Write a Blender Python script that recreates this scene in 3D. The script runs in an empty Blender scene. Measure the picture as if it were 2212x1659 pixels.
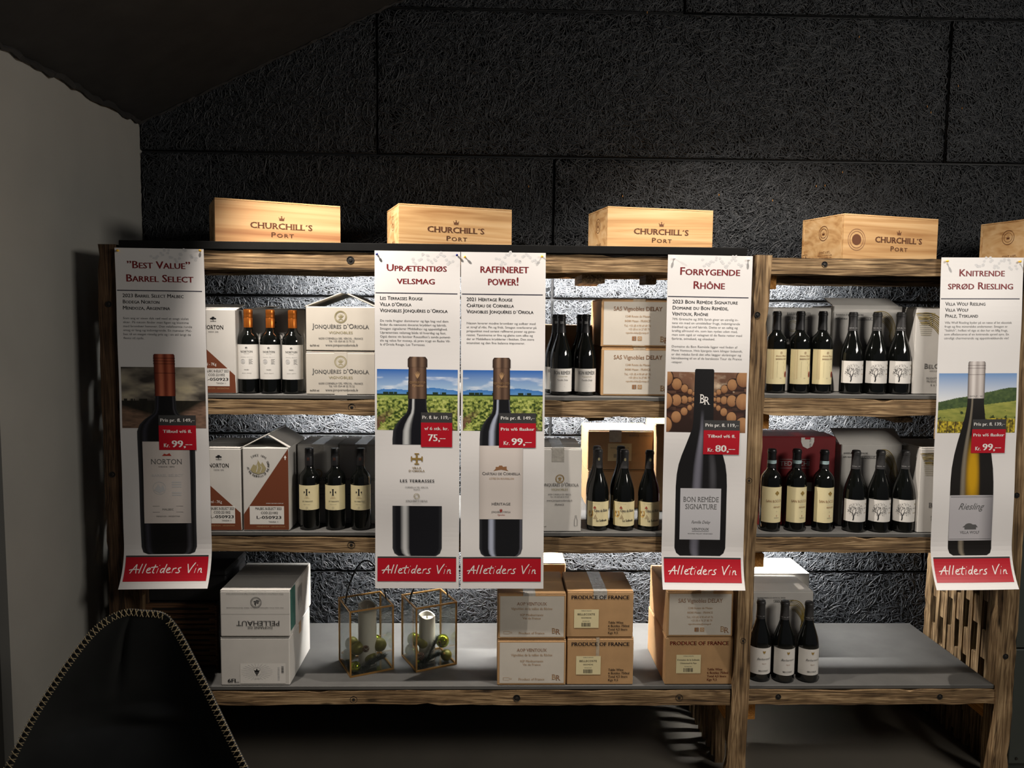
import bpy, math, random
import numpy as np
from mathutils import Vector, Matrix
from mathutils.geometry import tessellate_polygon

random.seed(7)
rng = np.random.default_rng(11)
scene = bpy.context.scene
COL = scene.collection

# ------------------------------------------------------------------ camera, world, lights, exposure
H = 1.74
FPX = 1697.5
PITCH, YAW, ROLL = 0.08243643, -0.02566912, 0.01003632
CAMM = Matrix.Rotation(YAW, 3, 'Z') @ Matrix.Rotation(math.pi / 2 - PITCH, 3, 'X') @ Matrix.Rotation(ROLL, 3, 'Z')
cam_d = bpy.data.cameras.new('camera')
cam = bpy.data.objects.new('camera', cam_d)
COL.objects.link(cam)
cam.matrix_world = Matrix.Translation((0, 0, H)) @ CAMM.to_4x4()
cam_d.sensor_fit = 'HORIZONTAL'
cam_d.sensor_width = 36.0
cam_d.lens = FPX / 2212 * 36.0
cam_d.clip_start = 0.05
scene.camera = cam

world = bpy.data.worlds.new('World')
scene.world = world
world.use_nodes = True
world.node_tree.nodes['Background'].inputs[0].default_value = (0.85, 0.87, 1.0, 1)
world.node_tree.nodes['Background'].inputs[1].default_value = 0.05

scene.view_settings.view_transform = 'Standard'
scene.view_settings.look = 'None'
scene.view_settings.exposure = 0.0
scene.view_settings.gamma = 1.0
scene.view_settings.use_curve_mapping = False
scene.cycles.max_bounces = 7
scene.cycles.transparent_max_bounces = 24
scene.cycles.sample_clamp_indirect = 4.0
scene.cycles.caustics_reflective = False
scene.cycles.caustics_refractive = False


def light(name, kind, loc, target, energy, color, **kw):
    d = bpy.data.lights.new(name, kind)
    d.energy = energy
    d.color = color
    for k, v in kw.items():
        setattr(d, k, v)
    o = bpy.data.objects.new(name, d)
    COL.objects.link(o)
    o.location = loc
    o.rotation_euler = (Vector(target) - Vector(loc)).to_track_quat('-Z', 'Y').to_euler()
    return o


WARM = (1.0, 0.90, 0.80)
light('ceiling_spot', 'SPOT', (-0.88, 2.40, 2.75), (0.10, 2.8, 1.0), 172, WARM, spot_size=math.radians(86), spot_blend=0.6, shadow_soft_size=0.02)
light('ceiling_spot', 'SPOT', (0.92, 2.34, 3.25), (1.10, 2.8, 0.8), 215, WARM, spot_size=math.radians(92), spot_blend=0.7, shadow_soft_size=0.02)
light('room_glow', 'AREA', (2.7, 0.7, 2.6), (-1.3, 2.2, 1.1), 46, (1.0, 0.93, 0.84), shape='RECTANGLE', size=1.3, size_y=0.5)

YW = 3.42                                   # wall plane
LED_Y = 3.185
SURF = (0.389, 0.967, 1.464)                # shelf surfaces
for (x0, x1, zb, e) in ((-0.80, 0.86, 1.955, 44), (-0.85, 0.86, 1.449, 42), (-0.50, 0.86, 0.949, 36),
                        (0.99, 1.36, 1.955, 13), (0.99, 1.45, 1.449, 13), (0.99, 1.34, 0.949, 19)):
    xm = (x0 + x1) / 2
    light('strip_light', 'AREA', (xm, LED_Y, zb - 0.012), (xm, LED_Y + 0.42, zb - 0.40), e * 1.35, (1.0, 0.975, 0.945),
          shape='RECTANGLE', size=x1 - x0, size_y=0.010)


# ------------------------------------------------------------------ pixel helpers (a pixel is turned into a point at a chosen depth)
def ray(px, py):
    return CAMM @ Vector(((px - 1106) / FPX, -(py - 829.5) / FPX, -1.0))


def at(px, py, Y):
    r = ray(px, py)
    return Vector((0, 0, H)) + r * (Y / r.y)


def at_z(px, py, z):
    r = ray(px, py)
    return Vector((0, 0, H)) + r * ((z - H) / r.z)


# ------------------------------------------------------------------ materials
def lin(c):
    return tuple(((v / 255) / 12.92 if v / 255 <= 0.04045 else ((v / 255 + 0.055) / 1.055) ** 2.4) for v in c)


MATS = {}


def mat(name, color, rough=0.5, metal=0.0, var=0.0, scale=20, bump=0.0, spec=0.5, extra=None):
    if name in MATS:
        return MATS[name]
    m = bpy.data.materials.new(name)
    m.use_nodes = True
    nt = m.node_tree
    b = nt.nodes['Principled BSDF']
    b.inputs['Base Color'].default_value = (*color, 1)
    b.inputs['Roughness'].default_value = rough
    b.inputs['Metallic'].default_value = metal
    b.inputs['Specular IOR Level'].default_value = spec
    if var or bump:
        tc = nt.nodes.new('ShaderNodeTexCoord')
        n = nt.nodes.new('ShaderNodeTexNoise')
        n.inputs['Scale'].default_value = scale
        n.inputs['Detail'].default_value = 5
        nt.links.new(tc.outputs['Object'], n.inputs['Vector'])
        if var:
            r = nt.nodes.new('ShaderNodeValToRGB')
            r.color_ramp.elements[0].position = 0.3
            r.color_ramp.elements[1].position = 0.7
            r.color_ramp.elements[0].color = (*[c * (1 - var) for c in color], 1)
            r.color_ramp.elements[1].color = (*[min(1, c * (1 + var * 0.6)) for c in color], 1)
            nt.links.new(n.outputs['Fac'], r.inputs['Fac'])
            nt.links.new(r.outputs['Color'], b.inputs['Base Color'])
        if bump:
            bp = nt.nodes.new('ShaderNodeBump')
            bp.inputs['Strength'].default_value = bump
            bp.inputs['Distance'].default_value = 0.004
            nt.links.new(n.outputs['Fac'], bp.inputs['Height'])
            nt.links.new(bp.outputs['Normal'], b.inputs['Normal'])
    if extra:
        extra(m, nt, b)
    MATS[name] = m
    return m


def wood(name, cols, axis='X', rough=0.75, ring=7.0, knots=True, bump=0.6, grain=(4.5, 110, 110)):
    """grained wood along one axis of the object; three colours dark, mid, light"""
    m = bpy.data.materials.new(name)
    m.use_nodes = True
    nt = m.node_tree
    L = nt.links.new
    N = nt.nodes.new
    b = nt.nodes['Principled BSDF']
    b.inputs['Roughness'].default_value = rough
    b.inputs['Specular IOR Level'].default_value = 0.25
    tc = N('ShaderNodeTexCoord')
    oi = N('ShaderNodeObjectInfo')
    add = N('ShaderNodeVectorMath'); add.operation = 'ADD'
    mul = N('ShaderNodeVectorMath'); mul.operation = 'SCALE'
    comb = N('ShaderNodeCombineXYZ')
    for i in range(3):
        L(oi.outputs['Random'], comb.inputs[i])
    L(comb.outputs[0], mul.inputs[0]); mul.inputs['Scale'].default_value = 13.7
    L(tc.outputs['Object'], add.inputs[0]); L(mul.outputs[0], add.inputs[1])
    g = grain
    sc = {'X': (g[0], g[1], g[2]), 'Y': (g[1], g[0], g[2]), 'Z': (g[1], g[2], g[0])}[axis]
    mp = N('ShaderNodeMapping'); mp.inputs['Scale'].default_value = sc
    L(add.outputs[0], mp.inputs['Vector'])
    n1 = N('ShaderNodeTexNoise'); n1.inputs['Scale'].default_value = 1.0; n1.inputs['Detail'].default_value = 6; n1.inputs['Distortion'].default_value = 0.6
    L(mp.outputs[0], n1.inputs['Vector'])
    mp2 = N('ShaderNodeMapping'); mp2.inputs['Scale'].default_value = tuple(v * 0.28 for v in sc)
    L(add.outputs[0], mp2.inputs['Vector'])
    wv = N('ShaderNodeTexNoise'); wv.inputs['Scale'].default_value = 1.0; wv.inputs['Detail'].default_value = 3; wv.inputs['Distortion'].default_value = 1.4
    L(mp2.outputs[0], wv.inputs['Vector'])
    mth = N('ShaderNodeMath'); mth.operation = 'MULTIPLY'; mth.inputs[1].default_value = ring
    L(wv.outputs['Fac'], mth.inputs[0])
    fr = N('ShaderNodeMath'); fr.operation = 'PINGPONG'; fr.inputs[1].default_value = 0.5
    L(mth.outputs[0], fr.inputs[0])
    mix = N('ShaderNodeMath'); mix.operation = 'MULTIPLY_ADD'; mix.inputs[1].default_value = 0.45
    L(fr.outputs[0], mix.inputs[0])
    h = N('ShaderNodeMath'); h.operation = 'MULTIPLY'; h.inputs[1].default_value = 0.78
    L(n1.outputs['Fac'], h.inputs[0]); L(h.outputs[0], mix.inputs[2])
    r = N('ShaderNodeValToRGB')
    e = r.color_ramp.elements
    e[0].position = 0.28; e[0].color = (*cols[0], 1)
    e[1].position = 0.72; e[1].color = (*cols[2], 1)
    k = r.color_ramp.elements.new(0.48); k.color = (*cols[1], 1)
    L(mix.outputs[0], r.inputs['Fac'])
    out = r.outputs['Color']
    if knots:
        v = N('ShaderNodeTexVoronoi'); v.inputs['Scale'].default_value = 1.0
        s2 = {'X': (5, 16, 16), 'Y': (16, 5, 16), 'Z': (16, 16, 5)}[axis]
        mp3 = N('ShaderNodeMapping'); mp3.inputs['Scale'].default_value = s2
        L(add.outputs[0], mp3.inputs['Vector']); L(mp3.outputs[0], v.inputs['Vector'])
        kr = N('ShaderNodeValToRGB')
        kr.color_ramp.elements[0].position = 0.06; kr.color_ramp.elements[0].color = (*[c * 0.5 for c in cols[0]], 1)
        kr.color_ramp.elements[1].position = 0.16; kr.color_ramp.elements[1].color = (1, 1, 1, 1)
        L(v.outputs['Distance'], kr.inputs['Fac'])
        mx = N('ShaderNodeMix'); mx.data_type = 'RGBA'; mx.blend_type = 'MULTIPLY'; mx.inputs[0].default_value = 0.8
        L(out, mx.inputs[6]); L(kr.outputs['Color'], mx.inputs[7])
        out = mx.outputs[2]
        # large pale and dark weather patches
        n3 = N('ShaderNodeTexNoise'); n3.inputs['Scale'].default_value = 9; n3.inputs['Detail'].default_value = 4
        L(add.outputs[0], n3.inputs['Vector'])
        pr = N('ShaderNodeValToRGB')
        pr.color_ramp.elements[0].position = 0.38; pr.color_ramp.elements[0].color = (0.74, 0.72, 0.70, 1)
        pr.color_ramp.elements[1].position = 0.68; pr.color_ramp.elements[1].color = (1.25, 1.25, 1.28, 1)
        L(n3.outputs['Fac'], pr.inputs['Fac'])
        mx2 = N('ShaderNodeMix'); mx2.data_type = 'RGBA'; mx2.blend_type = 'MULTIPLY'; mx2.inputs[0].default_value = 0.85
        L(out, mx2.inputs[6]); L(pr.outputs['Color'], mx2.inputs[7])
        out = mx2.outputs[2]
    L(out, b.inputs['Base Color'])
    bp = N('ShaderNodeBump'); bp.inputs['Strength'].default_value = bump; bp.inputs['Distance'].default_value = 0.003
    L(mix.outputs[0], bp.inputs['Height']); L(bp.outputs['Normal'], b.inputs['Normal'])
    return m


OLD = (lin((54, 41, 29)), lin((118, 95, 67)), lin((170, 145, 109)))
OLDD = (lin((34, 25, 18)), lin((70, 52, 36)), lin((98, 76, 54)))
OLDX = wood('weathered_wood_x', OLD, 'X')
OLDY = wood('weathered_wood_y', OLD, 'Y')
OLDZ = wood('weathered_wood_z', OLD, 'Z')
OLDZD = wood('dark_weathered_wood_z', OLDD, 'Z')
FRESH = wood('fresh_pine', (lin((150, 96, 40)), lin((190, 130, 62)), lin((212, 160, 92))), 'Y', knots=False)
PINE = wood('pale_pine', (lin((166, 122, 76)), lin((200, 160, 110)), lin((216, 182, 136))), 'X', rough=0.55, ring=5, knots=False, bump=0.1, grain=(1.6, 16, 26))
PINEK = wood('pale_pine_striped', (lin((156, 108, 72)), lin((194, 150, 104)), lin((214, 178, 132))), 'X', rough=0.55, ring=3, knots=False, bump=0.1, grain=(0.8, 20, 34))
DARKW = wood('dark_crate_wood', (lin((52, 36, 26)), lin((92, 66, 46)), lin((118, 86, 60))), 'X', knots=False)
BLACKPANEL = mat('black_wood_wool', (0.029, 0.032, 0.036), 0.50, var=0.25, scale=60, spec=0.4)
PANELBASE = mat('panel_base', (0.010, 0.011, 0.012), 0.6, var=0.2, scale=40)
BLACK = mat('black_paint', (0.012, 0.012, 0.013), 0.55, var=0.3, scale=30, bump=0.3)
CEIL = mat('ceiling_black', (0.020, 0.019, 0.018), 0.85, var=0.3, scale=9, bump=0.8)
PLASTER = mat('grey_plaster', (0.30, 0.295, 0.27), 0.9, var=0.05, scale=4, bump=0.08)
FLOOR = mat('concrete_floor', (0.16, 0.145, 0.12), 0.6, var=0.12, scale=3, bump=0.1)
BOARD = mat('dark_grey_board', (0.092, 0.091, 0.087), 0.62, var=0.12, scale=14, bump=0.08)
BOARDEDGE = mat('top_board_black', (0.006, 0.006, 0.006), 0.85, var=0.2, scale=20, spec=0.15)
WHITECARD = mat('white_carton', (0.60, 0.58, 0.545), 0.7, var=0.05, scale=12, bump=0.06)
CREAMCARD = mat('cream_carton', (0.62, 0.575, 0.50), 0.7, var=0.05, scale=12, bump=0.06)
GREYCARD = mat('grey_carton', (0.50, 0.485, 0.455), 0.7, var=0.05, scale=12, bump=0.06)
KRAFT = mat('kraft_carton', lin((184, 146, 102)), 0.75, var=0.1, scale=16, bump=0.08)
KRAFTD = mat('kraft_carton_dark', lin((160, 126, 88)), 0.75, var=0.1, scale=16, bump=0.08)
REDCARD = mat('red_carton', lin((122, 24, 30)), 0.5, var=0.08, scale=16)
TAPE = mat('packing_tape', (0.42, 0.40, 0.36), 0.22, var=0.15, scale=60, bump=0.35)
TAPEK = mat('brown_packing_tape', (0.47, 0.38, 0.27), 0.2, var=0.15, scale=60, bump=0.3)
PAPER = mat('poster_paper', (0.76, 0.745, 0.735), 0.45, var=0.02, scale=5, bump=0.05)
INKBLACK = mat('ink_black', (0.012, 0.012, 0.014), 0.5)
INKGREY = mat('ink_grey', (0.10, 0.10, 0.10), 0.5)
INKBODY = mat('ink_body', (0.16, 0.16, 0.16), 0.5)
INKPALE = mat('ink_pale_grey', (0.50, 0.50, 0.50), 0.5)
INKWM = mat('ink_watermark', (0.62, 0.62, 0.625), 0.5)
INKRED = mat('ink_dark_red', lin((120, 20, 26)), 0.5)
INKRULE = mat('ink_rule', (0.03, 0.03, 0.05), 0.5)
BANDRED = mat('ink_band_red', lin((176, 18, 36)), 0.4)
TAGGREY = mat('ink_tag_grey', (0.045, 0.045, 0.045), 0.4)
INKWHITE = mat('ink_white', (0.82, 0.80, 0.77), 0.5)
INKBROWN = mat('ink_brown', lin((146, 104, 70)), 0.5)
INKKRAFT = mat('ink_kraft', lin((176, 140, 100)), 0.5)
INKNAVY = mat('ink_navy', (0.02, 0.022, 0.04), 0.5)
INKREDK = mat('ink_carton_red', lin((160, 52, 40)), 0.5)
INKRUST = mat('ink_rust', lin((112, 60, 38)), 0.5)
INKGREEN = mat('ink_green', lin((30, 92, 78)), 0.5)
INKGOLD = mat('ink_gold', lin((170, 140, 74)), 0.35, metal=0.3)
INKOLIVE = mat('ink_olive', lin((158, 148, 110)), 0.5)
INKWAVE = mat('ink_wave_gold', lin((150, 128, 62)), 0.4)
BURN = mat('branded_brown', lin((100, 58, 30)), 0.7)
LABELWHITE = mat('label_white', (0.72, 0.70, 0.66), 0.5, var=0.02)
LABELCREAM = mat('label_cream', lin((226, 214, 170)), 0.5, var=0.02)
LABELTAN = mat('label_tan', lin((214, 196, 152)), 0.5)
LABELYELLOW = mat('label_yellow', lin((226, 176, 62)), 0.5)
STRIPBLUE = mat('strip_pale_blue', lin((178, 206, 210)), 0.5)


def glassbits(m, nt, b):
    b.inputs['Coat Weight'].default_value = 0.3
    b.inputs['Coat Roughness'].default_value = 0.03


GLASS = mat('dark_bottle_glass', (0.0035, 0.0040, 0.0035), 0.06, spec=0.55, extra=glassbits)
CAPBLACK = mat('capsule_black', (0.012, 0.012, 0.013), 0.38, var=0.1, scale=80)
CAPGREY = mat('capsule_charcoal', (0.035, 0.034, 0.035), 0.45, var=0.1, scale=80)
CAPCOPPER = mat('capsule_copper', lin((196, 112, 44)), 0.28, metal=0.75)
BRASS = mat('brass', lin((196, 150, 88)), 0.35, metal=0.85)
BOLT = mat('dark_bolt', (0.03, 0.026, 0.022), 0.45, metal=0.5)
HOLE = mat('bored_hole', (0.006, 0.005, 0.004), 0.9)
LEATHER = mat('black_leather', (0.026, 0.027, 0.026), 0.36, var=0.35, scale=5, bump=0.12, spec=0.5)
THREAD = mat('cream_thread', lin((200, 180, 140)), 0.8)
STEEL = mat('black_steel', (0.02, 0.02, 0.02), 0.4, metal=0.5)
WAX = mat('cream_wax', lin((226, 220, 206)), 0.5, var=0.03)
BAUBLEM = mat('matt_olive_bauble', lin((124, 120, 52)), 0.42, metal=0.35)
BAUBLES = mat('shiny_green_bauble', lin((150, 160, 30)), 0.10, metal=0.85)
NEEDLE = mat('pine_needles', lin((30, 46, 28)), 0.6)
TWIG = mat('twig_brown', lin((70, 50, 34)), 0.8)
CONEM = mat('pine_cone_brown', lin((96, 60, 38)), 0.7)
CABINET = mat('cabinet_green_grey', lin((62, 68, 64)), 0.5, var=0.08, scale=6)
DARKDOOR = mat('dark_door', lin((40, 40, 38)), 0.6, var=0.1, scale=6)
PINY = mat('pin_yellow', lin((236, 186, 60)), 0.3)
PINB = mat('pin_blue', lin((24, 34, 110)), 0.3)
PINW = mat('pin_white', lin((225, 220, 214)), 0.25)
PINS = mat('pin_steel', (0.6, 0.6, 0.6), 0.25, metal=1.0)
LEDMAT = mat('led_strip_white', (0.8, 0.8, 0.8), 0.4)


def attr_color(m, nt, b):
    a = nt.nodes.new('ShaderNodeVertexColor')
    a.layer_name = 'Col'
    nt.links.new(a.outputs['Color'], b.inputs['Base Color'])


PICT = mat('printed_picture', (1, 1, 1), 0.42, extra=attr_color)


def thin_glass(m, nt, b):
    nt.nodes.remove(b)
    out = nt.nodes['Material Output']
    tr = nt.nodes.new('ShaderNodeBsdfTransparent'); tr.inputs[0].default_value = (0.970, 0.982, 0.970, 1)
    gl = nt.nodes.new('ShaderNodeBsdfGlossy'); gl.inputs['Roughness'].default_value = 0.02
    fr = nt.nodes.new('ShaderNodeFresnel'); fr.inputs['IOR'].default_value = 1.5
    mul = nt.nodes.new('ShaderNodeMath'); mul.operation = 'MULTIPLY'; mul.inputs[1].default_value = 0.55
    mx = nt.nodes.new('ShaderNodeMixShader')
    nt.links.new(fr.outputs[0], mul.inputs[0]); nt.links.new(mul.outputs[0], mx.inputs[0])
    nt.links.new(tr.outputs[0], mx.inputs[1]); nt.links.new(gl.outputs[0], mx.inputs[2])
    nt.links.new(mx.outputs[0], out.inputs['Surface'])


PANE = mat('clear_glass_pane', (1, 1, 1), 0.0, extra=thin_glass)


# ------------------------------------------------------------------ mesh building
class MB:
    def __init__(s):
        s.v = []; s.f = []; s.m = []; s.mats = []

    def mi(s, m):
        if m not in s.mats:
            s.mats.append(m)
        return s.mats.index(m)

    def add(s, verts, faces, m):
        k = len(s.v); i = s.mi(m)
        s.v.extend([tuple(p) for p in verts])
        for f in faces:
            s.f.append(tuple(a + k for a in f)); s.m.append(i)

    def box(s, x0, x1, y0, y1, z0, z1, m, bev=0.0, M=None):
        if bev <= 0:
            vs = [(x, y, z) for x in (x0, x1) for y in (y0, y1) for z in (z0, z1)]
            fs = [(0, 1, 3, 2), (4, 6, 7, 5), (0, 4, 5, 1), (2, 3, 7, 6), (0, 2, 6, 4), (1, 5, 7, 3)]
        else:
            c = ((x0 + x1) / 2, (y0 + y1) / 2, (z0 + z1) / 2)
            h = ((x1 - x0) / 2, (y1 - y0) / 2, (z1 - z0) / 2)
            vs = []; idx = {}
            for sx in (-1, 1):
                for sy in (-1, 1):
                    for sz in (-1, 1):
                        for ax in range(3):
                            p = [0, 0, 0]
                            for q, sg in enumerate((sx, sy, sz)):
                                p[q] = c[q] + sg * (h[q] - (0 if q == ax else bev))
                            idx[(sx, sy, sz, ax)] = len(vs); vs.append(tuple(p))
            fs = []
            for ax in range(3):
                o = [q for q in range(3) if q != ax]
                for sg in (-1, 1):
                    f = []
                    for a, b2 in ((-1, -1), (1, -1), (1, 1), (-1, 1)):
                        t = [0, 0, 0]; t[ax] = sg; t[o[0]] = a; t[o[1]] = b2
                        f.append(idx[(*t, ax)])
                    fs.append(tuple(f))
            for ax in range(3):
                o = [q for q in range(3) if q != ax]
                for a in (-1, 1):
                    for b2 in (-1, 1):
                        t1 = [0, 0, 0]; t1[ax] = -1; t1[o[0]] = a; t1[o[1]] = b2
                        t2 = list(t1); t2[ax] = 1
                        fs.append((idx[(*t1, o[0])], idx[(*t2, o[0])], idx[(*t2, o[1])], idx[(*t1, o[1])]))
            for sx in (-1, 1):
                for sy in (-1, 1):
                    for sz in (-1, 1):
                        fs.append(tuple(idx[(sx, sy, sz, a)] for a in range(3)))
        if M is not None:
            vs = [M @ Vector(p) for p in vs]
        s.add(vs, fs, m)

    def lathe(s, prof, m, n=28, c=(0, 0, 0), M=None):
        vs = []; fs = []
        for r, z in prof:
            for i in range(n):
                a = 2 * math.pi * i / n
                p = Vector((c[0] + r * math.cos(a), c[1] + r * math.sin(a), c[2] + z))
                vs.append(M @ p if M is not None else p)
        for j in range(len(prof) - 1):
            for i in range(n):
                fs.append((j * n + i, j * n + (i + 1) % n, (j + 1) * n + (i + 1) % n, (j + 1) * n + i))
        fs.append(tuple(range(n))[::-1]); k = (len(prof) - 1) * n
        fs.append(tuple(range(k, k + n)))
        s.add(vs, fs, m)

    def tube(s, pts, r, m, n=8, flat=1.0):
        vs = []; fs = []
        P = [Vector(p) for p in pts]
        up = Vector((0, 0, 1))
        for i, p in enumerate(P):
            d = (P[min(i + 1, len(P) - 1)] - P[max(i - 1, 0)]).normalized()
            a = d.cross(up)
            if a.length < 1e-3:
                a = d.cross(Vector((0, 1, 0)))
            a.normalize(); b = d.cross(a).normalized()
            rr = r[i] if isinstance(r, (list, tuple)) else r
            for k in range(n):
                t = 2 * math.pi * k / n
                vs.append(p + a * rr * math.cos(t) + b * rr * flat * math.sin(t))
        for i in range(len(P) - 1):
            for k in range(n):
                fs.append((i * n + k, i * n + (k + 1) % n, (i + 1) * n + (k + 1) % n, (i + 1) * n + k))
        fs.append(tuple(range(n))[::-1]); q = (len(P) - 1) * n
        fs.append(tuple(range(q, q + n)))
        s.add(vs, fs, m)

    def mesh(s, name, smooth=False):
        me = bpy.data.meshes.new(name)
        me.from_pydata([tuple(v) for v in s.v], [], s.f)
        for m in s.mats:
            me.materials.append(m)
        if len(s.mats) > 1:
            me.polygons.foreach_set('material_index', s.m)
        if smooth:
            me.polygons.foreach_set('use_smooth', [True] * len(me.polygons))
            try:
                me.set_sharp_from_angle(angle=math.radians(38))
            except Exception:
                pass
        me.update()
        return me

    def build(s, name, parent=None, smooth=False, world_coords=False, **tags):
        return obj(name, s.mesh(name, smooth), parent, world_coords, **tags)


def obj(name, me, parent=None, world_coords=False, label=None, category=None, group=None, kind=None, loc=None):
    o = bpy.data.objects.new(name, me)
    COL.objects.link(o)
    if parent is not None:
        o.parent = parent
        if world_coords:
            root = parent
            off = Vector((0, 0, 0))
            while root is not None:
                off += root.location; root = root.parent
            o.location = -off
    if loc is not None:
        o.location = loc
    for k, v in (('label', label), ('category', category), ('group', group), ('kind', kind)):
        if v:
            o[k] = v
    return o


def thing(name, label, category, loc=(0, 0, 0), rz=0.0, group=None):
    o = bpy.data.objects.new(name, None)
    COL.objects.link(o)
    o.location = loc; o.rotation_euler = (0, 0, rz); o.empty_display_size = 0.05
    o['label'] = label; o['category'] = category
    if group:
        o['group'] = group
    return o


# ------------------------------------------------------------------ lettering: glyph outlines of the built-in font, laid out by hand
GL = {}


def _mesh_of(body, bold):
    cu = bpy.data.curves.new('t', 'FONT')
    cu.body = body; cu.resolution_u = 2; cu.fill_mode = 'FRONT'; cu.offset = bold
    o = bpy.data.objects.new('t', cu)
    COL.objects.link(o)
    bpy.context.view_layer.update()
    dg = bpy.context.evaluated_depsgraph_get()
    ev = o.evaluated_get(dg)
    me = ev.to_mesh()
    vs = np.array([v.co[:2] for v in me.vertices]).reshape(-1, 2)
    me.calc_loop_triangles()
    ts = [tuple(t.vertices) for t in me.loop_triangles]
    ev.to_mesh_clear()
    bpy.data.objects.remove(o); bpy.data.curves.remove(cu)
    return vs, ts


BAR0 = {}


def glyph(ch, bold, serif):
    key = (ch, bold, serif)
    if key in GL:
        return GL[key]
    if bold not in BAR0:
        BAR0[bold] = _mesh_of('|', bold)[0][:, 0].max()
        h = _mesh_of('H', bold)[0]
        BAR0['cap'] = _mesh_of('H', 0)[0][:, 1].max()
        BAR0['x'] = _mesh_of('x', 0)[0][:, 1].max()
    va, _ = _mesh_of(ch + '|', bold)
    adv = va[:, 0].max() - BAR0[bold]
    if ch == ' ':
        GL[key] = (np.zeros((0, 2)), [], adv); return GL[key]
    vs, ts = _mesh_of(ch, bold)
    if serif and len(vs):
        cnt = {}
        for t in ts:
            for a, b in ((t[0], t[1]), (t[1], t[2]), (t[2], t[0])):
                k = (min(a, b), max(a, b)); cnt[k] = cnt.get(k, 0) + 1
        extra = []
        cap, xh = BAR0['cap'], BAR0['x']
        y0 = vs[:, 1].min(); xmin = vs[:, 0].min(); xmax = vs[:, 0].max()
        for lev, kind in ((0.0, 'b'), (cap, 't'), (xh, 'x')):
            segs = []
            for (a, b), c in cnt.items():
                if c == 1 and abs(vs[a][1] - lev) < 0.02 and abs(vs[b][1] - lev) < 0.02:
                    segs.append(sorted((vs[a][0], vs[b][0])))
            segs.sort(); mg = []
            for s0, s1 in segs:
                if mg and s0 - mg[-1][1] < 0.01:
                    mg[-1][1] = max(mg[-1][1], s1)
                else:
                    mg.append([s0, s1])
            if kind == 'x' and ch.isupper():
                continue
            for s0, s1 in mg:
                w = s1 - s0
                if w < 0.045:
                    continue
                l = 0.055; r = 0.055
                if w > 0.2:
                    r = 0.0
                if kind == 'x':
                    r = 0.0
                th = 0.03
                ya, yb = (lev, lev + th) if kind == 'b' else (lev - th, lev)
                extra.append((s0 - l, s1 + r, ya, yb))
            if w_flag(ch, kind):
                extra.append((xmax - 0.03, xmax, lev - 0.12 if kind == 't' else lev, lev if kind == 't' else lev + 0.12))
        for x0, x1, ya, yb in extra:
            k = len(vs)
            vs = np.vstack([vs, [(x0, ya), (x1, ya), (x1, yb), (x0, yb)]])
            ts = list(ts) + [(k, k + 1, k + 2), (k, k + 2, k + 3)]
    GL[key] = (vs, ts, adv)
    return GL[key]


def w_flag(ch, kind):
    return (ch in 'ET' and kind == 't') or (ch in 'EL' and kind == 'b')


HAND = {
    'A': ([[(-.02, 0), (.2, .42), (.55, 1.0)], [(.55, 1.0), (.5, .5), (.52, .0)], [(-.12, .36), (.3, .46), (.78, .42)]], .78),
    'l': ([[(.26, 1.05), (.1, .5), (.0, .0)]], .33),
    'e': ([[(.0, .3), (.25, .36), (.36, .5), (.26, .6), (.1, .5), (.0, .2), (.12, .02), (.42, .1)]], .5),
    't': ([[(.3, .95), (.12, .4), (.06, .06), (.24, .03)], [(-.12, .62), (.2, .68), (.5, .7)]], .42),
    'i': ([[(.14, .55), (.02, .0)], [(.22, .82), (.26, .9)]], .3),
    'd': ([[(.38, .5), (.18, .52), (.02, .24), (.1, .02), (.28, .14), (.45, .55), (.58, 1.0)], [(.45, .55), (.34, .2), (.38, .0)]], .56),
    'r': ([[(.12, .56), (.02, .0)], [(.06, .3), (.2, .52), (.42, .55)]], .42),
    's': ([[(.42, .62), (.16, .52), (.16, .38), (.32, .2), (.2, .02), (-.08, .06)]], .5),
    'V': ([[(.04, 1.0), (.1, .5), (.16, .0)], [(.16, 0), (.4, .6), (.74, 1.15)]], .66),
    'n': ([[(.12, .54), (.02, .0)], [(.04, .25), (.26, .54), (.34, .42), (.28, .06), (.42, .06)]], .5),
    ' ': ([], .45)}


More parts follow.
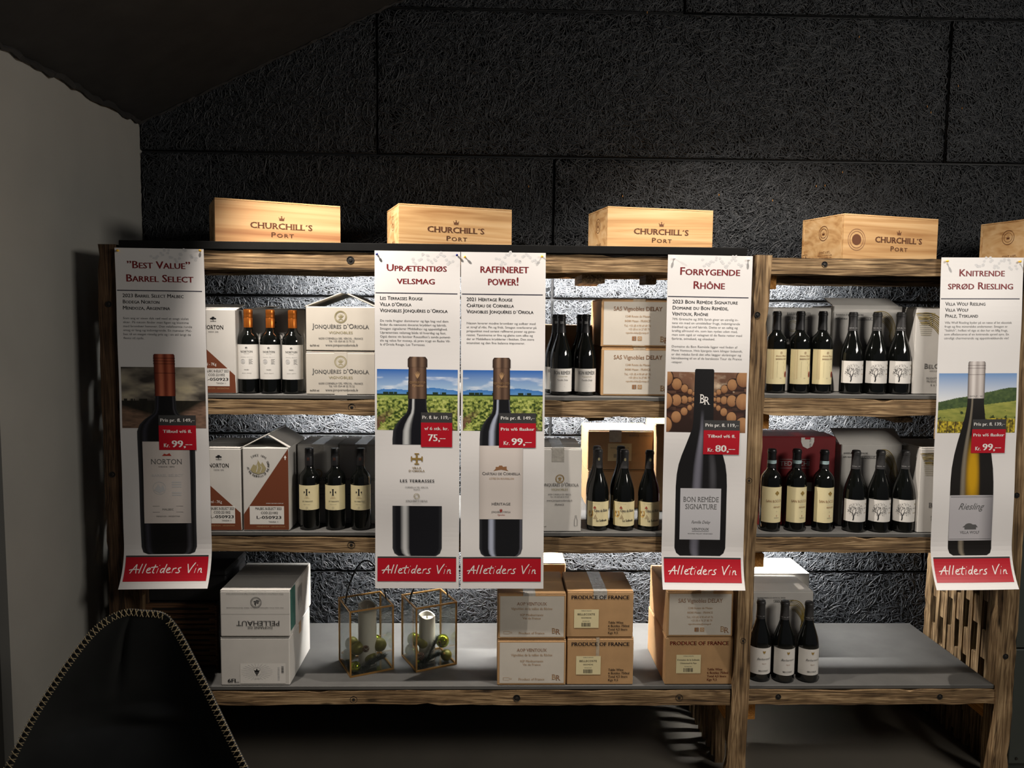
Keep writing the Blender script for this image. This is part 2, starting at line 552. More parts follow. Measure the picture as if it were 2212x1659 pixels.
class Print:
    """flat print in local units, x to the right and y down; mapped onto a surface when built"""

    def __init__(s):
        s.items = []

    def raw(s, V, T, m, layer=0):
        s.items.append((np.asarray(V, float), list(T), m, layer, None))

    def rect(s, x0, y0, x1, y1, m, layer=0, nx=1, ny=1):
        V = []; T = []
        for j in range(ny + 1):
            for i in range(nx + 1):
                V.append((x0 + (x1 - x0) * i / nx, y0 + (y1 - y0) * j / ny))
        for j in range(ny):
            for i in range(nx):
                a = j * (nx + 1) + i
                T.append((a, a + nx + 1, a + nx + 2, a + 1))
        s.raw(V, T, m, layer)

    def poly(s, P, m, layer=0):
        tr = tessellate_polygon([[Vector((p[0], p[1], 0)) for p in P]])
        T = []
        for t in tr:
            a, b, c = (P[i] for i in t)
            ar = (b[0] - a[0]) * (c[1] - a[1]) - (b[1] - a[1]) * (c[0] - a[0])
            T.append(tuple(t) if ar < 0 else tuple(t)[::-1])
        s.raw(P, T, m, layer)

    def ellipse(s, cx, cy, rx, ry, m, layer=0, n=20):
        s.raw([(cx + rx * math.cos(2 * math.pi * i / n), cy - ry * math.sin(2 * math.pi * i / n)) for i in range(n)], [tuple(range(n))], m, layer)

    def ring(s, cx, cy, r, w, m, layer=0, n=28, ry=None):
        q = (ry or r) / r
        V = []
        for i in range(n):
            a = 2 * math.pi * i / n
            for rr in (r - w, r):
                V.append((cx + rr * math.cos(a), cy - rr * q * math.sin(a)))
        T = [(2 * i, 2 * i + 1, (2 * i + 3) % (2 * n), (2 * i + 2) % (2 * n)) for i in range(n)]
        s.raw(V, T, m, layer)

    def stroke(s, P, w, m, layer=0, taper=False):
        V = []; T = []
        n = len(P)
        for i, p in enumerate(P):
            a = P[max(i - 1, 0)]; b = P[min(i + 1, n - 1)]
            dx, dy = b[0] - a[0], b[1] - a[1]; l = math.hypot(dx, dy) or 1
            ww = (w[i] if isinstance(w, (list, tuple)) else w) / 2
            if taper and i in (0, n - 1):
                ww *= 0.5
            V += [(p[0] - dy / l * ww, p[1] + dx / l * ww), (p[0] + dy / l * ww, p[1] - dx / l * ww)]
        for i in range(n - 1):
            T.append((2 * i, 2 * i + 2, 2 * i + 3, 2 * i + 1))
        s.raw(V, T, m, layer)

    def text(s, body, x, y, cap, m, layer=1, align='c', width=None, serif=False, bold=0.0, small=False, shear=0.0, sp=0.0, rot=0.0, center=None, flip=False):
        """cap: height of a capital; y: baseline; width: fit to this width"""
        V = []; T = []; cx = 0.0; k = 0
        if 'cap' not in BAR0:
            glyph('H', 0.0, False)
        sc = cap / BAR0['cap']
        parts = []
        for ch in body:
            f = 1.0
            c = ch
            if small and ch.islower():
                c = ch.upper(); f = 0.78
            vs, ts, adv = glyph(c, 0.0, serif)
            if len(vs):
                for db in ((-bold, bold) if bold > 0.004 else (0.0,)):
                    q = vs * f
                    q = q.copy(); q[:, 0] += cx + q[:, 1] * shear + db * 0.9
                    parts.append((q, ts))
            cx += adv * f + sp
        if not parts:
            return
        w = cx - sp
        sx = sc if width is None else width / w
        x0 = {'c': -w * sx / 2, 'l': 0, 'r': -w * sx}[align]
        for q, ts in parts:
            X = q[:, 0] * sx + x0; Y = -q[:, 1] * sc
            if flip:
                X, Y = -X, -Y
            if rot:
                X, Y = X * math.cos(rot) - Y * math.sin(rot), X * math.sin(rot) + Y * math.cos(rot)
            V.append(np.stack([X + x, Y + y], 1))
            T += [tuple(a + k for a in t) for t in ts]
            k += len(q)
        s.items.append((np.vstack(V), T, m, layer, None))

    def hand(s, body, x, y, cap, width, m, w=0.085, layer=1):
        tot = sum(HAND[c][1] for c in body)
        sx = width / tot
        cx = 0
        for c in body:
            for P in HAND[c][0]:
                Q = smooth([(x + (cx + p[0]) * sx, y - p[1] * cap) for p in P])
                s.stroke(Q, w * cap, m, layer, taper=True)
            cx += HAND[c][1]

    def picture(s, x0, y0, x1, y1, nx, ny, fn, layer=1):
        U, W = np.meshgrid(np.linspace(0, 1, nx), np.linspace(0, 1, ny))
        C = fn(U, W).reshape(-1, 3)
        V = np.stack([(x0 + (x1 - x0) * U).ravel(), (y0 + (y1 - y0) * W).ravel()], 1)
        i = np.arange((nx - 1) * (ny - 1)); r = i // (nx - 1); c = i % (nx - 1); a = r * nx + c
        T = np.stack([a, a + nx, a + nx + 1, a + 1], 1).tolist()
        s.items.append((V, T, PICT, layer, C))

    def shape(s, rows, fn, cx, layer=2, cols=17, sub=3):
        """rows: (y, half width) outline of an upright symmetric shape, coloured across by fn(t, y)"""
        R = []
        for (ya, ha), (yb, hb) in zip(rows[:-1], rows[1:]):
            ns = max(sub, int((yb - ya) / 8) + 1) if yb > ya else sub
            for k in range(ns):
                R.append((ya + (yb - ya) * k / ns, ha + (hb - ha) * k / ns))
        R.append(rows[-1])
        t = np.linspace(-1, 1, cols)
        Y = np.array([r[0] for r in R])[:, None] + 0 * t[None]
        Xh = np.array([r[1] for r in R])[:, None]
        X = cx + Xh * t[None]
        C = fn(t[None] + 0 * Y, Y).reshape(-1, 3)
        nx = cols; ny = len(R)
        i = np.arange((nx - 1) * (ny - 1)); r = i // (nx - 1); c = i % (nx - 1); a = r * nx + c
        T = np.stack([a, a + nx, a + nx + 1, a + 1], 1).tolist()
        s.items.append((np.stack([X.ravel(), Y.ravel()], 1), T, PICT, layer, C))

    def build(s, name, parent, mp, world_coords=False, **tags):
        """mp(x array, y array, layer) -> array of points"""
        Vs = []; F = []; MI = []; Cs = []; mats = []; k = 0; col = False
        for V, T, m, layer, C in s.items:
            Vs.append(mp(V[:, 0], V[:, 1], layer))
            if m not in mats:
                mats.append(m)
            i = mats.index(m)
            F += [tuple(a + k for a in t) for t in T]
            MI += [i] * len(T)
            Cs.append(C if C is not None else np.ones((len(V), 3)))
            col = col or C is not None
            k += len(V)
        me = bpy.data.meshes.new(name)
        me.from_pydata(np.vstack(Vs).tolist(), [], F)
        for m in mats:
            me.materials.append(m)
        me.polygons.foreach_set('material_index', MI)
        if col:
            ca = me.color_attributes.new('Col', 'FLOAT_COLOR', 'POINT')
            A = np.ones((k, 4), np.float32); A[:, :3] = np.vstack(Cs)
            ca.data.foreach_set('color', A.ravel())
        me.update()
        return obj(name, me, parent, world_coords, **tags)


def smooth(P, n=2):
    for _ in range(n):
        if len(P) < 3:
            return P
        Q = [P[0]]
        for a, b in zip(P[:-1], P[1:]):
            Q += [(a[0] * .75 + b[0] * .25, a[1] * .75 + b[1] * .25), (a[0] * .25 + b[0] * .75, a[1] * .25 + b[1] * .75)]
        Q.append(P[-1]); P = Q
    return P


# ------------------------------------------------------------------ the room
def slab(name, x0, x1, y0, y1, z0, z1, m, **tags):
    b = MB(); b.box(x0, x1, y0, y1, z0, z1, m)
    return b.build(name, **tags)


XL = -1.488
slab('floor', -3.2, 3.4, -1.6, YW + 0.1, -0.06, 0.0, FLOOR, kind='structure')
wall = slab('wall_back', XL - 0.1, 3.4, YW + 0.014, YW + 0.12, 0.0, 3.9, PANELBASE, kind='structure')
slab('wall_left', XL - 0.1, XL, 2.40, YW + 0.012, 0.0, 2.56, PLASTER, kind='structure')
b = MB()
b.box(XL - 0.13, XL - 0.03, 0.2, 2.398, 0.0, 2.56, DARKDOOR)
b.box(XL - 0.03, XL - 0.012, 0.5, 2.30, 0.1, 2.2, DARKDOOR, bev=0.004)
b.build('door_1', kind='structure')
# sloped ceiling, its rough edge against the plaster and the panels
b = MB()
sl = (3.066 - 2.547) / (-0.389 + 1.488)
n = 60
vs = []; fs = []
for i in range(n + 1):
    y = -1.6 + (YW + 0.012 + 1.6) * i / n
    for x in (XL - 0.02, -0.9, 0.0, 1.2, 3.2):
        vs.append((x, y, 2.547 + (x - XL) * sl + 0.0))
for i in range(n):
    for k in range(4):
        a = i * 5 + k
        fs.append((a, a + 1, a + 6, a + 5))
b.add(vs, fs, CEIL)
vs2 = [(x, y, z + 0.06) for x, y, z in vs]
b.add(vs2, [f[::-1] for f in fs], CEIL)
rr = random.Random(3)
E0 = [(XL + 0.002 + rr.random() * 0.012, -0.5 + 3.9 * i / 110, 2.547 + rr.uniform(-0.012, 0.004)) for i in range(111)]
b.tube(E0, [0.008 + rr.random() * 0.007 for _ in E0], CEIL, n=5)
E1 = [(XL + 1.4 * i / 60, YW - 0.004 - rr.random() * 0.008, 2.547 + 1.4 * i / 60 * sl - rr.uniform(0, 0.008)) for i in range(61)]
b.tube(E1, [0.004 + rr.random() * 0.006 for _ in E1], CEIL, n=5)
b.build('ceiling', kind='structure')


# wood-wool acoustic panels: every strand is geometry
def panel_mesh(w, h, seed):
    g = np.random.default_rng(seed)
    N = int(w * h * 9500)
    S = 5
    p = np.stack([g.uniform(0, w, N), g.uniform(0, h, N)], 1)
    th = g.uniform(0, 2 * np.pi, N)
    cv = g.normal(0, 0.42, N)
    st = g.uniform(0.008, 0.020, N)
    wd = g.uniform(0.0012, 0.0023, N)
    top = g.uniform(0.002, 0.012, N)
    tilt = g.normal(0, 0.0007, N)
    V = np.zeros((N, S + 1, 3, 3))
    pos = p.copy(); ang = th.copy()
    for k in range(S + 1):
        d = np.stack([np.cos(ang), np.sin(ang)], 1)
        nrm = np.stack([-d[:, 1], d[:, 0]], 1)
        hz = top * (0.35 + 0.65 * np.sin(np.pi * (k + 0.5) / (S + 1)))
        for j, (o, dz) in enumerate(((-1, -0.0014), (0, 0.0006), (1, -0.0014))):
            q = pos + nrm * (o * wd)[:, None]
            V[:, k, j, 0] = np.clip(q[:, 0], 0.004, w - 0.004)
            V[:, k, j, 2] = np.clip(q[:, 1], 0.004, h - 0.004)
            V[:, k, j, 1] = -(hz + dz + o * tilt)
        pos = pos + d * st[:, None]
        ang = ang + cv
    base = (np.arange(N) * (S + 1) * 3)[:, None, None]
    kk = (np.arange(S) * 3)[None, :, None]
    jj = np.arange(2)[None, None, :]
    a = (base + kk + jj).ravel()
    F = np.stack([a, a + 1, a + 4, a + 3], 1)
    V = V.reshape(-1, 3)
    nb = len(V)
    bx = [(0.002, 0, 0.002), (w - 0.002, 0, 0.002), (w - 0.002, 0, h - 0.002), (0.002, 0, h - 0.002)]
    bk = [(x, 0.012, z) for x, _, z in bx]
    V = np.vstack([V, bx, bk])
    Fb = [[nb, nb + 1, nb + 2, nb + 3], [nb, nb + 4, nb + 5, nb + 1], [nb + 1, nb + 5, nb + 6, nb + 2], [nb + 2, nb + 6, nb + 7, nb + 3], [nb + 3, nb + 7, nb + 4, nb]]
    F = np.vstack([F, Fb]).astype(np.int32)
    me = bpy.data.meshes.new('acoustic_panel')
    me.vertices.add(len(V)); me.vertices.foreach_set('co', V.astype(np.float32).ravel())
    me.loops.add(F.size); me.loops.foreach_set('vertex_index', F.ravel())
    me.polygons.add(len(F)); me.polygons.foreach_set('loop_start', np.arange(len(F), dtype=np.int32) * 4)
    me.materials.append(BLACKPANEL); me.materials.append(PANELBASE)
    mi = np.zeros(len(F), np.int32); mi[-5:] = 1
    me.polygons.foreach_set('material_index', mi)
    me.update(calc_edges=True)
    return me


PM = {}
for row, (z0, z1, cuts) in enumerate(((0.03, 0.625, (0.258, 2.72)), (0.625, 1.235, (-0.494, 1.945)), (1.235, 1.832, (0.258, 2.72)),
                                      (1.832, 2.432, (0.258, 2.72)), (2.432, 3.033, (-0.494, 1.945)), (3.033, 3.63, (0.80, 3.25)))):
    xs = [XL] + [c for c in cuts] + [3.36]
    for a, c in zip(xs[:-1], xs[1:]):
        if c - a < 0.05:
            continue
        key = round(c - a, 2)
        if key not in PM:
            PM[key] = panel_mesh(c - a - 0.004, 0.596, 40 + len(PM))
        o = obj('acoustic_panel', PM[key], wall)
        o.location = (a + 0.002, YW, z0)
        o.scale = (1, 1, (z1 - z0 - 0.005) / 0.596)
# a few bright flecks left in the panels
b = MB()
for px, py in ((1142, 403), (1345, 424), (1553, 421), (1782, 401), (1763, 402), (1669, 433), (1820, 372), (2003, 230), (2078, 234), (2070, 186), (2011, 243), (1856, 80), (1398, 27)):
    q = at(px, py, YW - 0.012)
    b.box(q.x - 0.0012, q.x + 0.0012, q.y - 0.001, q.y, q.z - 0.004, q.z + 0.004, FRESH)
b.build('wood_fleck', wall, kind='stuff')

# dark cabinet at the right edge
cab = thing('cabinet', 'dark green-grey cabinet at the far right edge beyond the rack post', 'cabinet', (2.35, 2.95, 0))
b = MB(); b.box(1.995, 2.7, 2.87, 3.38, 0.02, 1.5, CABINET, bev=0.002); b.build('body', cab, world_coords=True)
for z0, z1 in ((0.05, 0.505), (0.511, 1.48)):
    b = MB(); b.box(2.0, 2.69, 2.85, 2.869, z0, z1, CABINET, bev=0.003)
    b.build('door', cab, world_coords=True)
q = at(2195, 1640, 2.845)
b = MB(); b.lathe([(0.006, 0), (0.005, 0.003)], BOLT, n=10, M=Matrix.Translation((q.x + 0.004, 2.85, q.z)) @ Matrix.Rotation(math.pi / 2, 4, 'X'))
b.build('screw', cab, world_coords=True)


# ------------------------------------------------------------------ the reclaimed-wood rack
rack = thing('wine_rack', 'large rack of reclaimed wood beams with grey shelves against black panelled wall', 'shelf', (0.3, 3.1, 0))


def beam(p0, p1, w, d, m, seed, name='rail', jit=0.0022, parent=rack, seg=None, label=None):
    """rough-sawn beam between two points; w across (world z or x), d in depth"""
    r = random.Random(seed)
    p0 = Vector(p0); p1 = Vector(p1)
    D = (p1 - p0); Lh = D.length; D.normalize()
    depth = Vector((0, 1, 0)) if abs(D.y) < 0.5 else Vector((1, 0, 0))
    side = D.cross(depth).normalized()
    n = seg or max(3, int(Lh / 0.04))
    vs = []; fs = []
    wob = [0, 0, 0, 0]
    for i in range(n + 1):
        c = p0 + (p1 - p0) * (i / n)
        for k, (a, e) in enumerate(((-1, -1), (1, -1), (1, 1), (-1, 1))):
            wob[k] = wob[k] * 0.75 + r.uniform(-1, 1) * jit
            chip = -0.006 if r.random() < 0.04 else 0
            vs.append(c + side * (a * (w / 2 + wob[k] + chip)) + depth * (e * (d / 2) + wob[(k + 1) % 4] * 0.4))
    for i in range(n):
        for k in range(4):
            fs.append((i * 4 + k, i * 4 + (k + 1) % 4, (i + 1) * 4 + (k + 1) % 4, (i + 1) * 4 + k))
    fs.append((3, 2, 1, 0)); q = n * 4; fs.append((q, q + 1, q + 2, q + 3))
    b = MB(); b.add(vs, fs, m)
    o = b.build(name, parent, world_coords=True, **({'label': label} if label else {}))
    return o


YF = 2.80
# posts (slightly leaning as built)
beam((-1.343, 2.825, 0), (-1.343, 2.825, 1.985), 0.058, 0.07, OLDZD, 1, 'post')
beam((0.926, 2.825, 0), (0.961, 2.825, 1.975), 0.057, 0.07, OLDZ, 2, 'post')
beam((1.930, 2.825, 0), (1.932, 2.825, 1.975), 0.060, 0.07, OLDZ, 3, 'post')
for x in (-1.33, 0.94, 1.985):
    beam((x, 3.38, 0), (x, 3.38, 1.93), 0.05, 0.05, OLDZ, 40 + int(x * 10), 'post')
# front rails
XA0, XA1 = -1.312, 0.905
for z, h, s in ((1.968, 0.062, 10), (1.449, 0.058, 11), (0.949, 0.056, 12), (0.371, 0.054, 13)):
    x1 = XA1 + (z - 1.0) * 0.012
    beam((XA0, YF + 0.022, z - h / 2), (x1 - 0.001, YF + 0.022, z - h / 2), h, 0.045, OLDX, s, 'rail')
for z, h, s, x1 in ((1.966, 0.058, 14, 1.9), (1.463, 0.058, 15, 1.9), (0.951, 0.055, 16, 1.9), (0.372, 0.055, 17, 1.899)):
    x0 = 0.956 + (z - 0.3) * 0.02
    beam((x0, YF + 0.018, z - h / 2), (x1, YF + 0.018, z - h / 2), h, 0.045, OLDX, s, 'rail')
# shelf boards
for zz_, nm in ((0.389, 'shelf_board'), (0.967, 'shelf_board'), (1.464, 'shelf_board')):
    for x0, x1 in ((-1.31, 0.905 if zz_ < 1 else 0.915), (0.968, 1.895)):
        z = 1.479 if (zz_ > 1.4 and x0 > 0) else zz_
        yb = YW - 0.016
        b = MB(); b.box(x0, x1, YF + 0.002, yb, z - 0.0145, z, BOARD, bev=0.0015)
        b.build(nm, rack, world_coords=True)
b = MB(); b.box(-1.30, 0.90, YF - 0.008, YW - 0.016, 1.972, 2.0, BOARDEDGE, bev=0.002); b.build('top_board', rack, world_coords=True)
b = MB(); b.box(0.99, 2.75, YF + 0.045, YW - 0.016, 1.955, 1.97, BOARDEDGE, bev=0.002); b.build('top_board', rack, world_coords=True)
# lengthwise laths shading the light strips, and the strips themselves
for x0, x1, zt in ((-1.29, 0.90, 1.971), (-1.29, 0.90, 1.449), (-1.29, 0.90, 0.949), (0.98, 1.9, 1.954), (0.98, 1.9, 1.449), (0.98, 1.9, 0.949)):
    beam((x0, 3.152, zt - 0.034), (x1, 3.152, zt - 0.034), 0.066, 0.022, OLDX, 60 + int(zt * 10) + int(x0), 'lath')
    b = MB(); b.box(x0 + 0.05, x1 - 0.08, 3.170, 3.198, zt - 0.008, zt - 0.0005, LEDMAT, bev=0.001)
    b.build('light_strip', rack, world_coords=True)
# joists running back under the shelves (x from pixels of their front ends)
for px0, px1, py, hh in ((1257, 1307, 602, 0.030), (1272, 1305, 902, 0.022), (1263, 1297, 1200, 0.022), (1395, 1418, 604, 0.030),
                         (583, 617, 1533, 0.024), (1505, 1545, 1530, 0.022), (2044, 2078, 1528, 0.022), (1932, 1972, 897, 0.018), (1925, 1960, 1196, 0.018)):
    y0 = 2.875
    a = at(px0, py, y0).x; c = at(px1, py, y0).x
    zr = min((1.906, 1.391, 0.893, 0.317), key=lambda z: abs(at(1300, py, y0).z - z))
    b0 = beam(((a + c) / 2, y0, zr - hh / 2 - 0.002), ((a + c) / 2, 3.12 if px0 != 1395 else 3.0, zr - hh / 2 - 0.002), hh, abs(c - a), OLDY, px0, 'joist', seg=6)
# side cleats of fresh wood beside the middle and right posts
for px0, px1, py0, py1 in ((1657, 1677, 590, 624), (1641, 1661, 894, 926), (1631, 1650, 1194, 1225), (1615, 1631, 1522, 1554), (1564, 1581, 1523, 1551), (2128, 2146, 1522, 1552)):
    y0 = 2.862 if px0 != 1564 else 2.872
    a = at(px0, (py0 + py1) / 2, y0); c = at(px1, (py0 + py1) / 2, y0)
    z1 = at(px0, py0, y0).z; z0 = at(px0, py1, y0).z
    beam(((a.x + c.x) / 2, y0, (z0 + z1) / 2), ((a.x + c.x) / 2, 3.12, (z0 + z1) / 2), z1 - z0, c.x - a.x, FRESH, px0, 'cleat', jit=0.0008, seg=4, label='fresh pale pine cleat')
# vertical slats with staggered spacer blocks on the sides
r = random.Random(5)
for xi, side in ((1.965, 1), (0.893, 0), (-1.345, 1)):
    ys = [2.905 + i * 0.058 for i in range(9)]
    for i, y in enumerate(ys):
        z1 = 1.93 if xi != 0.893 else 0.355
        if xi == 0.893 and i == 0:
            continue
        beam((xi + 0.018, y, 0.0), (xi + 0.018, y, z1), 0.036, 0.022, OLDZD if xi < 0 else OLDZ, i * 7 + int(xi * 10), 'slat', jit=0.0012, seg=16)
        if i < 8 and xi != 0.893:
            zz = 0.1 + (i % 2) * 0.09 - 0.018 * i
            while zz < 1.8:
                b = MB(); b.box(xi + 0.004, xi + 0.032, y + 0.0125, y + 0.0455, max(zz, 0.005), zz + 0.115, OLDZ, bev=0.002)
                b.build('spacer_block', rack, world_coords=True)
                zz += 0.235
# bored bolt holes with bolt heads
bolt_me = None
for px, py, Y in ((757, 562, YF), (760, 880, YF), (759, 1177, YF), (764, 1511, YF), (1116, 1508, YF), (1467, 1507, YF), (235, 657, 2.79), (243, 1025, 2.79),
                  (1636, 680, 2.79), (1618, 1038, 2.79), (1605, 1384, 2.79), (2196, 1070, 2.79), (2172, 1418, 2.79), (1781, 571, YF - 0.004), (1681, 1505, YF - 0.004), (2030, 1505, YF - 0.004)):
    q = at(px, py, Y)
    big = Y == YF
    k = 1.0 if big else 0.78
    if bolt_me is None:
        b = MB()
        M = Matrix.Rotation(math.pi / 2, 4, 'X')
        b.lathe([(0.0135, 0.0), (0.0135, 0.0012), (0.0120, 0.0012), (0.0115, -0.002)], HOLE, n=20, M=M)
        b.lathe([(0.0062, -0.002), (0.0062, 0.0012), (0.0050, 0.0018)], BOLT, n=6, M=M)
        bolt_me = b.mesh('bolt')
    o = obj('bolt', bolt_me, rack)
    o.location = Vector((q.x, Y - 0.0005, q.z)) - rack.location
    o.scale = (k, 1, k)


# ------------------------------------------------------------------ cartons
def carton(px0, px1, py0, z0, Y, depth, m, label, rz=0.0, py1=None, zt=None, prt=None, flaps=None, tape=None, name='carton', group=None, side=None, top=True, z_gap=0.0006):
    """front face between pixel columns px0..px1, top at pixel row py0 (or height zt), standing on z0; prt(Print, w, h) draws on the front in photograph pixels"""
    pm = (px0 + px1) / 2
    ztop = zt if zt is not None else at(pm, py0, Y).z
    zm = (z0 + ztop) / 2
    pym = 689 + (H - zm) * FPX / Y
    xa = at(px0, pym, Y).x; xb = at(px1, pym, Y).x
    w = xb - xa; h = ztop - z0 - z_gap
    t = thing(name, label, 'box', ((xa + xb) / 2, Y, z0 + z_gap), rz, group)
    b = MB()
    bev = 0.003
    b.box(-w / 2, w / 2, 0, depth, 0, h - (0.0032 if top else 0), m, bev=bev)
    b.build('body', t)
    if top:
        for k in (0, 1):
            b = MB(); b.box(-w / 2 + 0.001, w / 2 - 0.001, 0.001 + k * (depth / 2), depth / 2 - 0.001 + k * depth / 2 - (0.001 if k else 0), h - 0.003, h, m, bev=0.001)
            if not (flaps and flaps.get('open')):
                b.build('flap', t)
    if flaps:
        for (hx0, hx1, hy, ln, ang, ax) in flaps['list']:
            b = MB()
            if ax == 'x':      # hinged on a line along x at depth hy
                M = Matrix.Translation((0, hy, h - 0.002)) @ Matrix.Rotation(ang, 4, 'X')
                b.box(hx0, hx1, 0, ln, 0, 0.004, m, bev=0.001, M=M)
            else:              # hinged on a line along y at x = hy
                M = Matrix.Translation((hy, 0, h - 0.002)) @ Matrix.Rotation(ang, 4, 'Y')
                b.box(0, ln, hx0, hx1, 0, 0.004, m, bev=0.001, M=M)
            b.build('flap', t)
    if tape:
        tx, tw, down, tm = tape
        b = MB()
        xx = tx * w - w / 2
        b.add([(xx - tw / 2, -0.00045, h - down), (xx + tw / 2, -0.00045, h - down), (xx + tw / 2, -0.00045, h + 0.0006), (xx - tw / 2, -0.00045, h + 0.0006),
               (xx + tw / 2, depth, h + 0.0006), (xx - tw / 2, depth, h + 0.0006)], [(0, 1, 2, 3), (3, 2, 4, 5)], tm)
        b.build('tape', t)
    if prt:
        P = Print()
        ws = px1 - px0; s = w / ws
        prt(P, ws, h / s)

        def mp(x, y, layer):
            return np.stack([x * s - w / 2, -0.0006 - 0.00025 * layer + 0 * x, h - y * s], 1)
        P.build('printing', t, mp)
    if side:
        P = Print()
        sgn, fn = side
        fn(P)

        def mps(x, y, layer):
            return np.stack([sgn * (w / 2 + 0.0006 + 0.00025 * layer) + 0 * x, x, h - y], 1)
        P.build('side_printing', t, mps)
    return t


def tree_emblem(P, cx, cy, s, m, layer=1):
    for dx, dy, r in ((-.45, 0, .3), (.45, 0, .3), (0, -.25, .36), (-.1, .05, .3)):
        P.ellipse(cx + dx * s, cy + dy * s, r * s, r * .55 * s, m, layer, n=10)
    P.rect(cx - .06 * s, cy, cx + .06 * s, cy + .6 * s, m, layer)
    P.rect(cx - .7 * s, cy + .58 * s, cx + .7 * s, cy + .68 * s, m, layer)


def barcode(P, x0, y0, w, h, m, vert=False, seed=1, layer=2):
    r = random.Random(seed); t = 0
    while t < 1:
        d = r.uniform(0.015, 0.05)
        if vert:
            P.rect(x0, y0 + t * h, x0 + w, y0 + min(1, t + d) * h, m, layer)
        else:
            P.rect(x0 + t * w, y0, x0 + min(1, t + d) * w, y0 + h, m, layer)
        t += d + r.uniform(0.015, 0.05)


def p_norton_left(P, w, h):
    P.poly([(0, h * .30), (w - 2, h * .78), (w - .5, h * .99), (0, h * .99)], INKRUST, 0)
    tree_emblem(P, w - 47, 20, 9, INKBLACK)
    P.text('NORTON', w - 47, 43, 8.5, INKBLACK, serif=True, width=44, bold=.006)
    P.text('DESDE 1895', w - 47, 50, 2.4, INKBLACK, width=22)
    P.text('750ml - 7Kg', w - 60, h * .665, 6, INKWHITE, width=36)
    P.rect(w - 70, h * .70, w - 14, h * .91, LABELWHITE, 1)
    P.text('MALBEC B-SELECT 2023', w - 42, h * .745, 5.6, INKBLACK, 2, width=53, bold=.012)
    P.text('COD.221002', w - 42, h * .79, 5.2, INKBLACK, 2, width=36, bold=.01)
    P.text('L-050923', w - 42, h * .845, 6.2, INKBLACK, 2, width=52, bold=.02)
    P.text('TANDA 11', w - 32, h * .885, 3.4, INKBLACK, 2, width=22)
    P.text('MENDOZA - ARGENTINA', w - 42, h * .945, 3, INKKRAFT, 1, width=54)


def p_norton_right(P, w, h):
    P.poly([(w - .5, 2), (w - .5, h * .985), (1, h * .985), (1, h * .80)], INKRUST, 0)
    cx, cy = w * .34, h * .22
    P.poly([(cx - 17, cy + 8), (cx - 10, cy - 4), (cx - 5, cy - 1), (cx - 1, cy - 14), (cx + 6, cy - 3), (cx + 9, cy - 9), (cx + 17, cy + 4), (cx + 13, cy + 14), (cx, cy + 18), (cx - 12, cy + 14)], INKOLIVE, 1)
    P.stroke([(cx - 4, cy + 13), (cx - 1, cy + 3), (cx - 3, cy - 5), (cx - 1, cy - 12)], 1.6, WHITECARD, 2)
    P.stroke([(cx + 4, cy + 14), (cx + 8, cy + 4), (cx + 5, cy - 1)], 1.2, WHITECARD, 2)
    for i, ch in enumerate('AT THE FOOTHILLS OF THE ANDES'):
        a = math.pi * (1.06 - i * 0.0405 * 1.12)
        a = math.radians(190 + i * 7.0)
        P.text(ch, cx + 24.5 * math.cos(a), cy - 24.5 * math.sin(a), 4.3, INKGREY, rot=-(a + math.pi / 2), bold=.008)
    for i, ch in enumerate('SINCE 1895'):
        a = math.radians(125 - i * 8.6)
        P.text(ch, cx + 22.0 * math.cos(a), cy - 22.0 * math.sin(a), 4.3, INKGREY, rot=-(a - math.pi / 2), bold=.008)
    P.poly([(w - 10, h * .12), (w - 7, h * .09), (w - 4, h * .12), (w - 6, h * .12), (w - 6, h * .145), (w - 8, h * .145), (w - 8, h * .12)], INKWHITE, 1)
    P.text('www.norton.com.ar', w * .69, h * .672, 2.6, INKWHITE, width=38)
    P.rect(w * .14, h * .70, w * .89, h * .92, LABELWHITE, 1)
    P.text('MALBEC B-SELECT 2023', w * .55, h * .745, 5.6, INKBLACK, 2, width=57, bold=.012)
    P.text('COD.221002', w * .57, h * .795, 5.2, INKBLACK, 2, width=37, bold=.01)
    P.text('L-050923', w * .56, h * .852, 6.2, INKBLACK, 2, width=55, bold=.02)
    P.text('TANDA 11', w * .66, h * .90, 3.4, INKBLACK, 2, width=22)
    P.text('MENDOZA - ARGENTINA', w * .60, h * .955, 3, INKKRAFT, 1, width=62)


def shell(P, cx, cy, r, m):
    P.ring(cx, cy, r, r * .13, m); P.ring(cx, cy, r * .8, r * .06, m)
    for k in range(5):
        a = math.radians(40 + k * 25)
        P.stroke([(cx + r * .12 * math.cos(a), cy + r * .3 - r * .1 * math.sin(a)), (cx + r * .36 * math.cos(a), cy + r * .25 - r * .4 * math.sin(a)), (cx + r * .6 * math.cos(a), cy + r * .25 - r * .75 * math.sin(a))], [r * .04, r * .13, r * .05], m)
    P.stroke([(cx - r * .35, cy + r * .5), (cx, cy + r * .35), (cx + r * .35, cy + r * .5)], r * .13, m)


def p_jonq(P, w, h):
    c = w * .5
    shell(P, c, 22, 13.5, INKOLIVE)
    P.text('Jonquères d’Oriola', c, 47, 10, INKGREY, serif=True, small=True, width=w * .81)
    P.text('VIGNOBLES', c, 58.5, 5.4, INKOLIVE, width=52)
    P.text('66200 CORNEILLA DEL VERCOL - FRANCE', c, 70.5, 4, INKGREY, width=96, bold=.004)
    P.text('Tél. +33 (0)4 68 22 73 22', c + 2, 76.5, 4, INKGREY, width=56, bold=.004)
    P.text('www.jonqueresdoriola.fr', c + 2, 85.5, 5.4, INKGREY, width=71)
    P.text('6x750 ml', 18, 86, 3.8, INKBLACK, serif=True, width=20, bold=.012)


